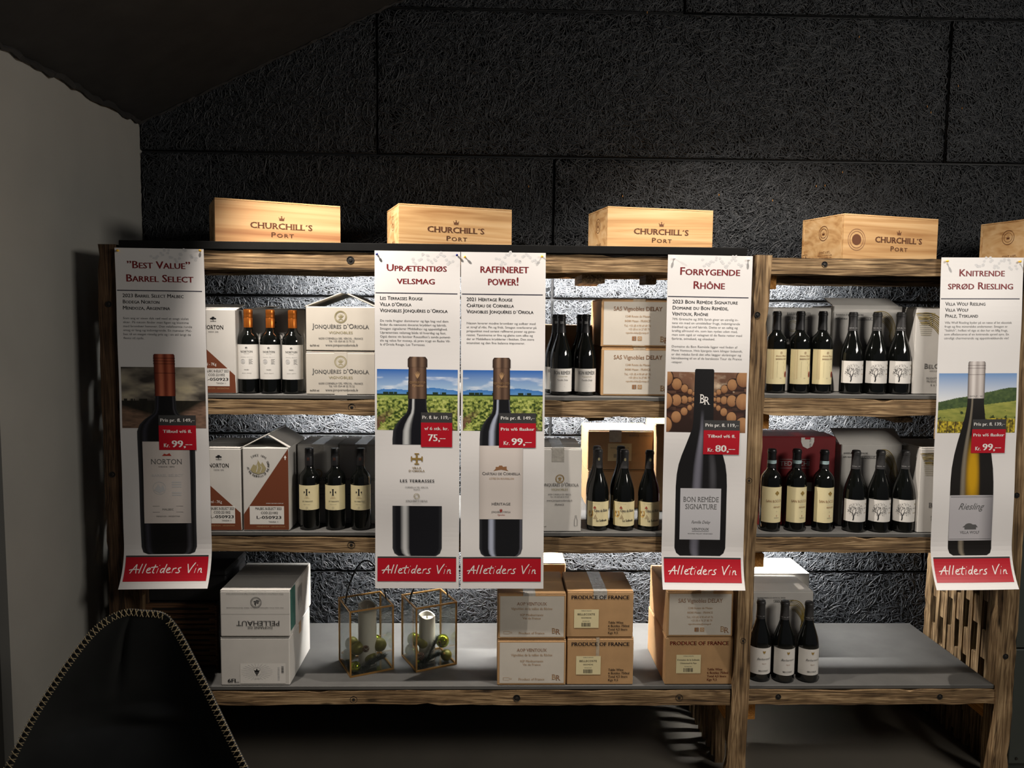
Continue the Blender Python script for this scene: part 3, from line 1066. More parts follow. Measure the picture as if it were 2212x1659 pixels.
def p_jonq_tall(P, w, h):
    c = w * .5
    shell(P, c, h * .365, 9.5, INKGOLD)
    P.text('Jonquères d’Oriola', c, h * .455, 8, INKGREY, serif=True, small=True, width=w * .86)
    P.text('VIGNOBLES', c, h * .505, 4.5, INKOLIVE, width=36)
    P.text('66200 CORNEILLA DEL VERCOL', c, h * .56, 3, INKGREY, width=50)
    P.text('Tél. +33 (0)4 68 22 73 22', c, h * .59, 3, INKGREY, width=40)
    P.text('www.jonqueresdoriola.fr', c, h * .635, 4, INKGREY, width=56)
    P.text('FRANCE', c, h * .685, 4, INKGREY, width=20)
    x, y = w * .88, h * .885
    P.stroke([(x - 3.2, y + 8), (x - 3.2, y - 5), (x - 1.2, y - 10), (x - 1.2, y - 15), (x + 1.2, y - 15), (x + 1.2, y - 10), (x + 3.2, y - 5), (x + 3.2, y + 8), (x - 3.2, y + 8)], .7, INKGREY)
    P.text('6x750 ml', 12, h * .945, 3, INKBLACK, width=14, bold=.01)


def p_norton_wide(P, w, h):
    tree_emblem(P, w * .45, h * .17, 15, INKGREY)
    P.text('NORTON', w * .45, h * .38, 15, INKGREY, serif=True, width=w * .62)
    P.text('DESDE 1895', w * .45, h * .43, 4, INKGREY, width=w * .3)


def p_sas(P, w, h):
    P.rect(5, 6, w - 4, h - 4, CREAMCARD, 0)
    c = w * .50
    P.text('SAS Vignobles DELAY', c, 25, 8.6, INKBROWN, 2, serif=True, width=w * .67)
    P.text('1248 Route de Mazan', c, 39, 4.2, INKKRAFT, 2, serif=True, width=54)
    P.text('84380 Mazan - FRANCE', c, 49, 4.2, INKKRAFT, 2, serif=True, width=55)
    P.text('Tel.: +33 (0) 4 90 69 69 76', c, 59, 4.2, INKKRAFT, 2, serif=True, width=57)
    P.text('+33 (0) 6 16 27 85 79', c + 4, 66.5, 4.2, INKKRAFT, 2, serif=True, width=46)
    P.text('vignoblesdelay@orange.fr', c, 74, 3.6, INKKRAFT, 2, serif=True, width=50)
    P.rect(c - 11, 80, c - 2, 89, INKBROWN, 2); P.text('f', c - 5.5, 88.5, 7, CREAMCARD, 3, bold=.02)
    P.rect(c + 1, 80, c + 10, 89, INKKRAFT, 2); P.ring(c + 5.5, 84.5, 2.6, .8, CREAMCARD, 3)
    P.text('B', w * .845, h - 11, 12, INKKRAFT, 2, serif=True); P.text('R', w * .905, h - 8.5, 12, INKBROWN, 2, serif=True)


def p_aop(P, w, h):
    P.rect(5, 6, w - 4, h - 5, CREAMCARD, 0)
    c = w * .5
    P.text('AOP VENTOUX', c, 26, 6.6, INKBROWN, 2, serif=True, width=64)
    P.text('Vignobles de la vallée du Rhône', c, 36, 5, INKKRAFT, 2, serif=True, width=89)
    P.text('IGP Méditerranée', c, 49.5, 4.6, INKKRAFT, 2, serif=True, width=50)
    P.text('Vin de France', c, 57, 4.6, INKKRAFT, 2, serif=True, width=39)
    P.text('Product of France', c, 90, 5, INKKRAFT, 2, serif=True, width=56)
    x, y = 13, 86.5
    P.stroke([(x, y - 2.8), (x + 11, y - 2.8), (x + 14, y - 1.2), (x + 18, y - 1.2), (x + 18, y + 1.2), (x + 14, y + 1.2), (x + 11, y + 2.8), (x, y + 2.8), (x, y - 2.8)], .6, INKKRAFT, 2)
    P.text('B', w * .825, h - 13, 11.5, INKKRAFT, 2, serif=True); P.text('R', w * .885, h - 11, 11.5, INKBROWN, 2, serif=True)


def mk_pof(ink, lines, lx, ly, lrot=0):
    def f(P, w, h):
        P.text('PRODUCE OF FRANCE', w * .5, 17.5, 8, ink, 1, serif=True, bold=.02, width=w * .87)
        for i, s in enumerate(('Table Wine', '6 Bottles 750ml', 'Total 4,5 liters', 'Kgs 9,5')):
            P.text(s, w * .625, h * .70 + i * 7.6, 4.8, ink, 1, align='l', serif=True, bold=.012, width=(33, 46, 42, 22)[i])
        x, y = lx, ly
        P.rect(x, y, x + 53, y + 41, LABELCREAM, 1)
        P.text('FAMILLE LANÇON', x + 26, y + 4, 2, INKGREY, 2, width=22)
        for i, (s, cp, wd) in enumerate(lines):
            P.text(s, x + 26, y + 13 + i * 7, cp, INKGREY, 2, width=wd, serif=(lx > 20 and ink is INKREDK), bold=.006)
        P.text('ROUGE 2021', x + 26, y + 27, 2, INKGREY, 2, width=16)
        barcode(P, x + 16, y + 29.5, 20, 8.5, INKBLACK, seed=int(lx))
    return f


def waves(P, x0, y0, w, h, m):
    """flowing contour lines"""
    for i in range(8):
        o = i * 5.6
        pts = [(x0 - 2 + o * .3, y0 + o * .55), (x0 + w * .35, y0 + o * .62 - 3), (x0 + w * .62, y0 + 8 + o * .9), (x0 + w * .78 - o * .35, y0 + h * .42 + o * .6), (x0 + w * .9 - o * .3, y0 + h * .75 + o * .5), (x0 + w, y0 + h * .70 + o * .4)]
        P.stroke(smooth(pts), 1.1 if i % 3 else 1.7, m, 1)


def p_belcolle(P, w, h):
    P.text('BARBERA D’ASTI SUPERIORE', w * .24, 21, 3.6, INKGREY, width=w * .40)
    P.text('APE REALE', w * .12, 29, 3.2, INKGREY, width=w * .18)
    P.stroke([(w * .26, 25), (w * .58, 25), (w * .58, 30), (w * .26, 30), (w * .26, 25)], .8, INKGREY, 1)
    P.text('BELCOLLE', w * .42, 29, 3, INKGREY, width=w * .28)
    waves(P, w * .60, 13, w * .39, 70, INKWAVE)
    P.text('BELCOLLE', w * .7, h * .62, 9, INKGREY, serif=True, width=w * .4)


def p_belcolle2(P, w, h):
    waves(P, 1, 14, w * .62, 84, INKWAVE)
    for i in range(12):
        P.rect(w * .02 + i * .8, 12 + i * 4.2, w * .30 - i * .6, 12.9 + i * 4.2, INKOLIVE, 1)
    P.poly([(w * .62, h * .565), (w * .80, h * .56), (w * .98, h * .565), (w * .9, h * .60), (w * .80, h * .645), (w * .7, h * .60)], INKOLIVE, 1)
    P.text('BelColle', 22, h * .70, 10, INKGREY, serif=True, small=True, width=62, align='l')
    P.text('VERDUNO - ITALIA', 34, h * .735, 2.4, INKGREY, width=40, align='l')
    P.text('PRODOTTO IN ITALIA', 28, h * .825, 4.4, INKGREY, width=50, align='l')
    P.text('PRODUCT OF ITALY', 29, h * .86, 4.4, INKGREY, width=48, align='l')
    P.text('6 x 75 cl', 38, h * .90, 4.4, INKGREY, width=26, align='l')


def p_barbera(P, w, h):
    P.text('BARBERA D’ASTI', w * .50, 17, 6, INKGREY, width=w * .36)
    P.stroke([(w * .33, 20), (w * .67, 20), (w * .67, 25), (w * .33, 25), (w * .33, 20)], .7, INKGREY, 1)
    P.text('DOCG', w * .5, 24.4, 3.6, INKGREY, width=w * .2)
    P.ring(w * .42, 40, 12, 1.4, INKOLIVE); P.ring(w * .42, 40, 8.5, .8, INKOLIVE)
    P.text('ANTICO MONASTERO', w * .55, 72, 9, INKGREY, serif=True, width=w * .95)


def p_tedeschi(P, w, h):
    P.text('TEDESCHI', w * .46, 62, 10, INKPALE, serif=True, width=w * .40)
    P.stroke([(w * .26, 48), (w * .66, 48)], .6, INKPALE, 1)
    P.stroke([(w * .26, 67), (w * .66, 67)], .6, INKPALE, 1)
    c = w * .62
    P.poly([(c - 14, 1), (c - 14, 10), (c - 10, 20), (c, 25), (c + 10, 20), (c + 14, 10), (c + 14, 1)], LABELWHITE, 1)
    P.rect(c - 6, 1, c + 6, 5, BANDRED, 2)
    P.text('DAL 1824', c + 4, 12, 4, INKGREY, 2, rot=math.pi / 2, width=18)
    P.rect(w * .62, h * .51, w * .70, h * .61, LABELWHITE, 1)


def p_pelle_up(P, w, h):
    c = w * .5
    P.text('Vins issus d’une exploitation à Haute Valeur Environnementale', c, 38, 2.4, INKGREY, width=124, flip=True, bold=.004)
    P.text('Wine coming from a property certified as High Environmental Value', c, 7, 2.4, INKGREY, width=124, flip=True, bold=.004)
    P.ring(c + 2, 27, 12, 1.0, INKGREY); P.ring(c + 2, 27, 9.6, .6, INKGREY)
    for dx, dy in ((-3, -2), (2, -4), (4, 1), (-2, 3), (0, -1), (5, -3)):
        P.ellipse(c + 2 + dx, 27 + dy, 2.4, 1.8, INKGREY, n=8)
    P.stroke([(c + 2, 28), (c + 1, 35)], 1.4, INKGREY)
    P.rect(0.5, 52, w - .5, 52.8, GREYCARD, 0)
    P.text('PELLEHAUT', c + 6, 68.5, 10.5, INKBLACK, serif=True, width=94, flip=True)
    P.text('DOMAINE DE', c + 10, 81, 5, INKBLACK, serif=True, width=54, flip=True)


def p_pelle_low(P, w, h):
    P.rect(42, 58, w - 9, 103, LABELWHITE, 0)
    cx, cy = 78, 77
    for i in range(26):
        a = 2 * math.pi * i / 26
        P.stroke([(cx + 11 * math.cos(a), cy + 11 * math.sin(a) * .9), (cx + 34 * math.cos(a), cy + 19 * math.sin(a))], .5, INKPALE, 1)
    P.ring(cx, cy, 9.5, .5, INKPALE)
    for r_, n_ in ((0, 4), (1, 3), (2, 2), (3, 1)):
        for k in range(n_):
            P.ellipse(cx + (k - (n_ - 1) / 2) * 2.6, cy + r_ * 2.3, 1.3, 1.2, INKBLACK, 2, n=8)
    P.poly([(cx, cy - 8), (cx + 2.4, cy - 3), (cx + 7, cy - 4.4), (cx + 4, cy - .6), (cx - 4, cy - .6), (cx - 7, cy - 4.4), (cx - 2.4, cy - 3)], INKBLACK, 2)
    P.text('DOMAINE', cx, 94, 2.6, INKPALE, width=15)
    barcode(P, w - 18, 64, 5, 16, INKGREY, True, 3)
    barcode(P, w - 26, 66, 4, 30, INKPALE, True, 4)
    P.text('6FL.', 27, 101, 8.4, INKBLACK, bold=.03, width=25)


PRINT = INKKRAFT
PIN_SEAM = None
S3, S2, S1 = SURF
S1R = 1.479
# upper shelf, left bay
carton(412, 509, 668, S1, 2.815, 0.24, WHITECARD, 'white and rust-brown carton on the upper shelf half hidden behind the leftmost poster', prt=p_norton_left, top=False,
       flaps={'open': True, 'list': ((-0.08, 0.08, 0.02, 0.10, 0.18, 'x'), (0.105, 0.225, 0.08, 0.10, -0.14, 'y'))})
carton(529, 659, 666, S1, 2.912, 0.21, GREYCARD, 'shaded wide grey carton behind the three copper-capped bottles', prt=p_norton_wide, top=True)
a0 = carton(661, 811, 760, S1, 2.810, 0.26, CREAMCARD, 'closed cream carton with shell seal, lower of the upper-shelf pair', prt=p_jonq, tape=(.5, .045, .18, CREAMCARD), group='cream shell-seal cartons')
zj = at(736, 760, 2.810).z
carton(661, 811, 662.5, zj + 0.003, 2.810, 0.26, CREAMCARD, 'cream carton with shell seal and open tented flaps, on top of its twin', prt=p_jonq, top=False,
       flaps={'open': True, 'list': ((0.003, 0.257, -0.125, 0.135, -0.36, 'y'), (0.003, 0.257, 0.125, -0.110, 0.42, 'y'))}, group='cream shell-seal cartons')
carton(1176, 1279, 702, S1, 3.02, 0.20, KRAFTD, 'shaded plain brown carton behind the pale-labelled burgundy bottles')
zb = at(1377, 751, 2.845).z
carton(1299, 1455, 751, S1, 2.845, 0.30, KRAFT, 'brown carton with cream printed panel, bottom of the upper-shelf pair', prt=p_sas, tape=(.52, .045, .02, TAPEK), group='brown cartons with cream panels')
carton(1299, 1455, 646, zb + 0.002, 2.845, 0.30, KRAFT, 'brown carton with cream printed panel, top of the upper-shelf pair', prt=p_sas, tape=(.52, .045, .17, TAPEK), group='brown cartons with cream panels')
# upper shelf, right bay
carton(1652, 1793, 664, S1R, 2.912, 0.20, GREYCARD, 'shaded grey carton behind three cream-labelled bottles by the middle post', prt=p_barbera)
carton(1797, 1946, 661, S1R, 2.912, 0.21, WHITECARD, 'white carton with raised flap and gold contour lines behind the upper tree-label bottles', prt=p_belcolle, top=False,
       flaps={'open': True, 'list': ((-0.135, 0.115, 0.002, 0.085, 0.36, 'x'),)})
carton(1976, 2110, 664, S1R, 2.835, 0.22, WHITECARD, 'white carton with bold gold waves beside the upper right poster edge', prt=p_belcolle2)
# middle shelf, left bay
carton(424, 521, 967, S2, 2.810, 0.24, WHITECARD, 'white and rust-brown carton on the middle shelf touching the leftmost poster', prt=p_norton_left, group='white and rust-brown cartons')
carton(525, 624, 967, S2, 2.810, 0.24, WHITECARD, 'rust-and-white carton with circular mountain emblem and flaps ajar', prt=p_norton_right, top=False,
       flaps={'open': True, 'list': ((0.003, 0.237, -0.083, 0.11, -0.48, 'y'), (0.003, 0.237, 0.083, -0.085, 0.55, 'y'))}, group='white and rust-brown cartons')
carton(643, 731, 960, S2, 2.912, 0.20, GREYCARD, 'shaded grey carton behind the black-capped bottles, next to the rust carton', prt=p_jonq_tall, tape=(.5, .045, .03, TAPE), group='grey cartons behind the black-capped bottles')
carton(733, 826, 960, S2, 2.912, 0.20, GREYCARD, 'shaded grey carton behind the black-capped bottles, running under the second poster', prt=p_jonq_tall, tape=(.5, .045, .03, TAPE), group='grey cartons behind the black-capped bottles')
carton(1162, 1256, 968, S2, 2.812, 0.24, WHITECARD, 'tall cream carton with gold seal just right of the third poster', prt=p_jonq_tall, tape=(.45, .045, .05, TAPE))
zc = S2 + 0.160
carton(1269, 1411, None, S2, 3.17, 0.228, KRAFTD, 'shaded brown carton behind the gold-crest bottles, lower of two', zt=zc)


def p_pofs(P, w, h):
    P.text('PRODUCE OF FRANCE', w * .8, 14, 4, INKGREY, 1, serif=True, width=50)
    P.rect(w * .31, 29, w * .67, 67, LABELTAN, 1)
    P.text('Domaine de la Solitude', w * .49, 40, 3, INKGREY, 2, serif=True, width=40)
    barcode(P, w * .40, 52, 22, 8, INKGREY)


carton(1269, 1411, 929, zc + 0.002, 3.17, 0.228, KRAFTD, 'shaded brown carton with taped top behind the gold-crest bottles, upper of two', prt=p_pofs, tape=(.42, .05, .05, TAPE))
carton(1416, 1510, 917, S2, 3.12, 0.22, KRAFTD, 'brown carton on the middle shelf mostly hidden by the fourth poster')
# middle shelf, right bay
carton(1641, 1802, 944, S2, 2.912, 0.20, REDCARD, 'dark red carton behind the clover-label bottles', prt=p_tedeschi, top=False,
       flaps={'open': True, 'list': ((-0.14, 0.138, 0.10, 0.10, -0.02, 'x'), (-0.14, 0.138, 0.002, 0.10, 0.05, 'x'))})
carton(1814, 1945, 960, S2, 2.912, 0.21, WHITECARD, 'pale carton with flap lifted behind the lower tree-label bottles', prt=p_belcolle, top=False,
       flaps={'open': True, 'list': ((-0.125, 0.125, 0.002, 0.10, 0.52, 'x'), (0.003, 0.207, 0.11, 0.03, 0.1, 'y'))})
carton(1985, 2120, 967, S2, 2.812, 0.22, WHITECARD, 'glossy white carton with gold waves at the right end of the middle shelf', prt=p_belcolle2)
# bottom shelf
zp = at(551, 1376, 2.808).z


def side_pelle(P):
    P.rect(0.004, 0.002, 0.075, 0.155, INKGREEN, 0)
    for k in range(9):
        P.rect(0.11 + k * 0.008, 0.03, 0.113 + k * 0.008, 0.03 + 0.05 + 0.02 * (k % 3), INKGREY, 0)


carton(477, 626, 1377, S3, 2.808, 0.32, WHITECARD, 'plain white carton marked 6FL, under the upside-down one', prt=p_pelle_low, side=(1, lambda P: P.rect(0.14, 0.0, 0.175, 0.045, INKKRAFT, 0)))
carton(476, 627, 1275, zp + 0.002, 2.806, 0.325, WHITECARD, 'white carton lying upside down with green side panel, topmost at left', prt=p_pelle_up, side=(1, side_pelle))
zq = at(1148, 1382, 2.805).z
carton(1074, 1222, 1382, S3, 2.805, 0.255, KRAFT, 'brown carton with cream panel below its twin, next to the shaded third poster bottom', prt=p_aop, group='cream panel cartons on the bottom shelf')
carton(1075, 1222, 1282, zq + 0.002, 2.805, 0.255, KRAFT, 'shaded brown carton with cream panel directly under the third poster', prt=p_aop, tape=(.46, .045, .03, TAPE), group='cream panel cartons on the bottom shelf')
zbk = at(1148, 1282, 2.805).z
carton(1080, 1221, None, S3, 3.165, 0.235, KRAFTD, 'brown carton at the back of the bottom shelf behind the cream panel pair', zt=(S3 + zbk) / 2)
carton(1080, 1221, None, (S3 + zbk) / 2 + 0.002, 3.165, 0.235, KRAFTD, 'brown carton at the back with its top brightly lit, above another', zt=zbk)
zr = at(1296, 1378, 2.808).z
carton(1224, 1367.5, 1378, S3, 2.808, 0.225, KRAFT, 'plain brown carton with navy print and tilted white sticker, bottom of two', prt=mk_pof(INKNAVY, (('BELLECOSTE', 4.2, 38), ('GIGONDAS', 2.8, 22)), 20, 40), tape=(.46, .012, .09, TAPEK), group='navy print cartons')
carton(1224, 1367.5, 1277, zr + 0.002, 2.808, 0.225, KRAFT, 'plain brown carton with navy print and silver tape over its top', prt=mk_pof(INKNAVY, (('BELLECOSTE', 4.2, 38), ('GIGONDAS', 2.8, 22)), 16, 40), tape=(.50, .05, .03, TAPE), group='navy print cartons')
zs = at(1510, 1376, 2.808).z
carton(1436, 1582, 1376, S3, 2.808, 0.32, KRAFT, 'plain brown carton with red print beside the middle post', prt=mk_pof(INKREDK, (('Domaine de la Solitude', 3.6, 48), ('Châteauneuf du Pape', 3, 36)), 24, 39))
carton(1440, 1583, 1277, zs + 0.002, 2.805, 0.31, KRAFT, 'brown carton with cream panel standing on the red print carton', prt=p_sas, tape=(.6, .045, .03, TAPEK))


def p_belc3(P, w, h):
    P.text('BARBARESCO DOCG 2020', w * .36, 16, 3, INKGREY, width=60)
    P.stroke([(w * .40, 19), (w * .70, 19), (w * .70, 24), (w * .40, 24), (w * .40, 19)], .8, INKGREY, 1)
    P.text('BELCOLLE', w * .55, 23.2, 2.8, INKGREY, width=w * .27)
    waves(P, w * .62, 22, w * .37, 84, INKWAVE)
    P.text('BELCOLLE', w * .5, h * .6, 9, INKGREY, serif=True, width=w * .5)


carton(1612, 1753, 1277, S3, 2.912, 0.185, WHITECARD, 'pale carton with faint gold curves behind the bottom-shelf bottles', prt=p_belc3)
carton(1612, 1745, 1277, S3, 3.125, 0.21, WHITECARD, 'white carton at the back of the bottom shelf with a glaring top', zt=at(1690, 1277, 2.912).z)


# ------------------------------------------------------------------ dark slotted crate and black box at the lower left
t = thing('slotted_crate', 'dark brown slotted wooden crate at the left end of the bottom shelf', 'crate', (at(392, 1440, 2.95).x, 2.95, S3 + 0.0006))
xa = at(316, 1380, 2.95).x; xb = at(468, 1380, 2.95).x; ww = (xb - xa) / 2
b = MB(); b.box(-ww, ww, 0.02, 0.30, 0, 0.255, BLACK); b.build('body', t)
zc0 = 0.012
for k in range(6):
    b = MB(); b.box(-ww, ww, 0.0, 0.018, zc0, zc0 + 0.036, DARKW, bev=0.002)
    b.build('slat', t)
    if k < 6:
        b = MB(); b.box(-ww + 0.03, ww - 0.025, -0.0012, 0.0, zc0 + 0.014, zc0 + 0.022, HOLE)
        b.build('slot', t)
    zc0 += 0.041
b = MB(); b.box(ww + 0.001, ww + 0.009, -0.01, 0.012, 0, 0.25, DARKW, bev=0.001); b.build('corner_strip', t)
b = MB(); b.box(-0.14, 0.16, 0.0, 0.24, 0, 0.10, BLACK, bev=0.006)
tb = thing('black_case', 'black case lying on top of the slotted crate', 'case', (t.location.x + 0.01, 2.97, S3 + 0.257))
b.build('body', tb)
b = MB(); b.box(-0.143, 0.163, -0.004, 0.244, 0.101, 0.125, BLACK, bev=0.006); b.build('lid', tb)


# ------------------------------------------------------------------ wooden wine cases on top
def crown(P, cx, cy, s, m):
    P.poly([(cx - s, cy), (cx - s * 1.15, cy - s * .8), (cx - s * .55, cy - s * .45), (cx, cy - s * 1.05), (cx + s * .55, cy - s * .45), (cx + s * 1.15, cy - s * .8), (cx + s, cy)], m, 1)
    P.rect(cx - s, cy + s * .12, cx + s, cy + s * .4, m, 1)
    P.rect(cx - s * .1, cy - s * 1.6, cx + s * .1, cy - s * 1.0, m, 1); P.rect(cx - s * .3, cy - s * 1.42, cx + s * .3, cy - s * 1.24, m, 1)
    for dx in (-1.15, 1.15):
        P.ellipse(cx + dx * s, cy - s * .9, s * .16, s * .16, m, 1, n=8)


CW, CD, CH = 0.44, 0.23, 0.170


def wine_case(px, py_top, Y, deg, z0, label, m, lid=True, toff=0.0, knot=None, W=CW):
    q = at(px, py_top, Y)
    th = math.radians(deg)
    base = Vector((q.x, Y, z0 + 0.0006))
    h = q.z - z0 - 0.001
    t = thing('wooden_wine_case', label, 'crate', base, th, 'pale wooden wine cases')
    # local: x along the front, y back; left front corner at origin
    th_ = 0.011
    b = MB(); b.box(0, W, 0, th_, 0, h - 0.006, m, bev=0.0008); b.build('front_board', t)
    b = MB(); b.box(0, W, CD - th_, CD, 0, h - 0.006, m, bev=0.0008); b.build('back_board', t)
    b = MB(); b.box(0, th_, th_ + 0.0005, CD - th_ - 0.0005, 0, h - 0.006, PINE, bev=0.0008); b.build('end_board', t)
    b = MB(); b.box(W - th_, W, th_ + 0.0005, CD - th_ - 0.0005, 0, h - 0.006, PINE, bev=0.0008); b.build('end_board', t)
    b = MB(); b.box(th_, W - th_, th_, CD - th_, 0, 0.008, PINE); b.build('base_board', t)
    b = MB(); b.box(0, W, 0, CD, h - 0.0055, h, PINE, bev=0.001); b.build('lid', t)
    P = Print()
    cx = W * (0.515 + toff)
    crown(P, cx, 0.064, 0.0085, BURN)
    P.text('CHURCHILL´S', cx, 0.098, 0.0205, BURN, serif=True, bold=.035, width=0.222)
    P.text('Port', cx + 0.002, 0.128, 0.0175, BURN, serif=False, small=True, width=0.082, sp=.08, bold=.01)
    if knot:
        kx, ky, kr = knot
        P.ring(kx, ky, kr * 1.9, kr * .12, INKBROWN, 0); P.ring(kx, ky, kr * 1.5, kr * .12, INKBROWN, 0)
        P.ellipse(kx, ky, kr, kr * .95, BURN, 0)
    P.build('branding', t, lambda x, y, l: np.stack([x, -0.0005 - 0.0002 * l + 0 * x, h - y], 1))
    P = Print()
    P.ring(CD * .53, 0.062, 0.026, 0.002, BURN, ry=0.028); P.ring(CD * .53, 0.062, 0.018, 0.0015, BURN); crown(P, CD * .53, 0.066, 0.006, BURN)
    P.text('CONT. 6 BTL.', CD * .36 + 0.05, 0.138, 0.008, BURN, width=0.062, serif=True)
    P.text('PRODUCE OF PORTUGAL', CD * .58, 0.148, 0.005, BURN, width=0.08)
    P.text('ESTABLISHED 1981', CD * .60, 0.157, 0.005, BURN, width=0.07)
    P.stroke([(0.008, 0.135), (0.034, 0.135), (0.034, 0.158), (0.008, 0.158), (0.008, 0.135)], .0015, BURN, 1)
    P.text('LP', 0.021, 0.153, 0.012, BURN)
    P.build('end_branding', t, lambda x, y, l: np.stack([-0.0005 - 0.0002 * l + 0 * x, CD - x, h - y], 1))
    return t


wine_case(463, 426, 2.835, 24, 2.0, 'leftmost pale wooden wine case, striped reddish grain, on rack top', PINEK, W=0.445)
wine_case(861, 438.5, 2.93, 18, 2.0, 'pale wooden wine case above the second poster, knot at lower right', PINE, toff=-0.02, knot=(0.315, 0.148, 0.006))
wine_case(1313, 445, 2.95, 11, 2.0, 'pale wooden wine case with plain smooth grain, left of the fourth poster', PINE, toff=-0.01, W=0.425)
wine_case(1825, 460.5, 2.875, 17, 1.97, 'pale wooden wine case with a big dark round knot, over the right bay', PINE, toff=0.06, knot=(0.058, 0.092, 0.021))
wine_case(2238, 470, 2.88, 17, 1.97, 'pale wooden wine case cut off by the right edge of the photo', PINE)


# ------------------------------------------------------------------ bottles
def prof_bordeaux():
    return [(0.030, 0.0), (0.0365, 0.003), (0.0375, 0.010), (0.0375, 0.182), (0.0368, 0.192), (0.034, 0.203), (0.028, 0.213), (0.0205, 0.221), (0.0165, 0.229), (0.0148, 0.240), (0.0142, 0.270), (0.0142, 0.296)]


def prof_burg():
    return [(0.032, 0.0), (0.0395, 0.003), (0.0405, 0.010), (0.0405, 0.125), (0.040, 0.140), (0.038, 0.155), (0.034, 0.172), (0.0275, 0.192), (0.0215, 0.210), (0.0175, 0.225), (0.0155, 0.240), (0.0145, 0.262), (0.0145, 0.296)]


def bmesh_of(key):
    if key in BMESH:
        return BMESH[key]
    b = MB()
    b.lathe(prof_bordeaux() if key.startswith('bx') else prof_burg(), GLASS, n=36)
    BMESH[key] = b.mesh('glass', smooth=True)
    return BMESH[key]


BMESH = {}


def cap_mesh(kind):
    if kind in BMESH:
        return BMESH[kind]
    b = MB()
    if kind == 'screw_copper':
        b.lathe([(0.0160, 0.236), (0.0160, 0.270), (0.0155, 0.271), (0.0162, 0.273), (0.0155, 0.276), (0.0162, 0.279), (0.0155, 0.282), (0.0162, 0.285), (0.0160, 0.298), (0.0150, 0.301), (0.010, 0.3015)], CAPCOPPER, n=28)
    elif kind == 'screw_black':
        b.lathe([(0.0160, 0.238), (0.0160, 0.272), (0.0154, 0.274), (0.0162, 0.277), (0.0154, 0.280), (0.0160, 0.284), (0.0160, 0.298), (0.0150, 0.301), (0.010, 0.3015)], CAPBLACK, n=28)
    else:
        m = {'caps_black': CAPBLACK, 'caps_grey': CAPGREY}[kind[:-1] if kind[-1].isdigit() else kind]
        b.lathe([(0.0172, 0.232), (0.0162, 0.245), (0.0155, 0.262), (0.0155, 0.284), (0.0168, 0.285), (0.0168, 0.293), (0.0155, 0.2945), (0.0150, 0.299), (0.012, 0.301)], m, n=28)
    BMESH[kind] = b.mesh('capsule', smooth=True)
    return BMESH[kind]


def label_mesh(key, r, z0, z1, half, m):
    if key in BMESH:
        return BMESH[key]
    b = MB(); n = 22
    vs = []; fs = []
    for j, z in enumerate((z0, z1)):
        for i in range(n + 1):
            a = -math.pi / 2 + half * (2 * i / n - 1)
            vs.append((r * math.cos(a), r * math.sin(a), z))
    for i in range(n):
        fs.append((i, i + 1, n + 2 + i, n + 1 + i))
    b.add(vs, fs, m)
    BMESH[key] = b.mesh('label', smooth=True)
    return BMESH[key]


def cyl_map(r, ztop, rot=0.0):
    def mp(x, y, l):
        a = -math.pi / 2 + x / r + rot
        rr = r + 0.0004 + 0.0002 * l
        return np.stack([rr * np.cos(a), rr * np.sin(a), ztop - y], 1)
    return mp


def lb_norton(P):
    tree_emblem(P, 0, .011, .006, INKGREY)
    P.text('NORTON', 0, .0285, .0068, INKBLACK, serif=True, width=.044)
    P.text('DESDE 1895', 0, .0335, .0018, INKGREY, width=.018)
    P.text('BARREL SELECT', 0, .045, .0024, INKPALE, width=.042)
    P.ring(-.013, .060, .0085, .0016, INKPALE); P.ellipse(-.013, .060, .005, .004, INKPALE)
    for i in range(5):
        P.rect(.008, .052 + i * .004, .021 - (i % 2) * .003, .0532 + i * .004, INKGREY, 1)
    P.rect(-.015, .079, .015, .0795, INKGREY, 1); P.text('MALBEC', 0, .091, .003, INKBLACK, width=.017, bold=.01); P.rect(-.02, .0945, .02, .095, INKPALE, 1)
    P.text('MENDOZA - ARGENTINA', 0, .103, .002, INKGREY, width=.034)


def lb_terr(P):
    c = -.004
    P.rect(c - .0022, .014, c + .0022, .036, INKBLACK, 1); P.rect(c - .010, .0228, c + .010, .0272, INKBLACK, 1)
    for dx, dy in ((-.010, .025), (.010, .025), (0, .014), (0, .036)):
        if dx:
            P.rect(c + dx - .0012, dy - .0035, c + dx + .0012, dy + .0035, INKBLACK, 1)
        else:
            P.rect(c - .0038, dy - .001, c + .0038, dy + .001, INKBLACK, 1)
    P.text('VILLA', c, .043, .0024, INKBROWN, width=.012); P.text('D’ORIOLA', c, .048, .0028, INKBROWN, width=.020)
    P.text('LES TERRASSES', c + .002, .061, .0042, INKGREY, width=.040, bold=.01)
    P.text('CORNEILLA DEL VERCOL', c, .071, .0018, INKGREY, width=.026)
    P.ring(c, .083, .0035, .0006, INKGREY); P.text('JONQUÈRES D’ORIOLA', c, .091, .002, INKGREY, width=.026)


def lb_bonrem(P):
    P.text('BON REMÈDE', 0, .021, .012, INKGREY, width=.068, bold=.012, serif=True)
    P.text('SIGNATURE', 0, .031, .0036, INKOLIVE, width=.038)
    P.text('Famille Delay', 0, .045, .006, INKGREY, shear=.35, width=.042)
    for i, (yy, hw) in enumerate(((.056, .010), (.066, .009), (.071, .014), (.081, .004))):
        P.rect(-hw, yy, hw, yy + .0007, INKPALE, 1)


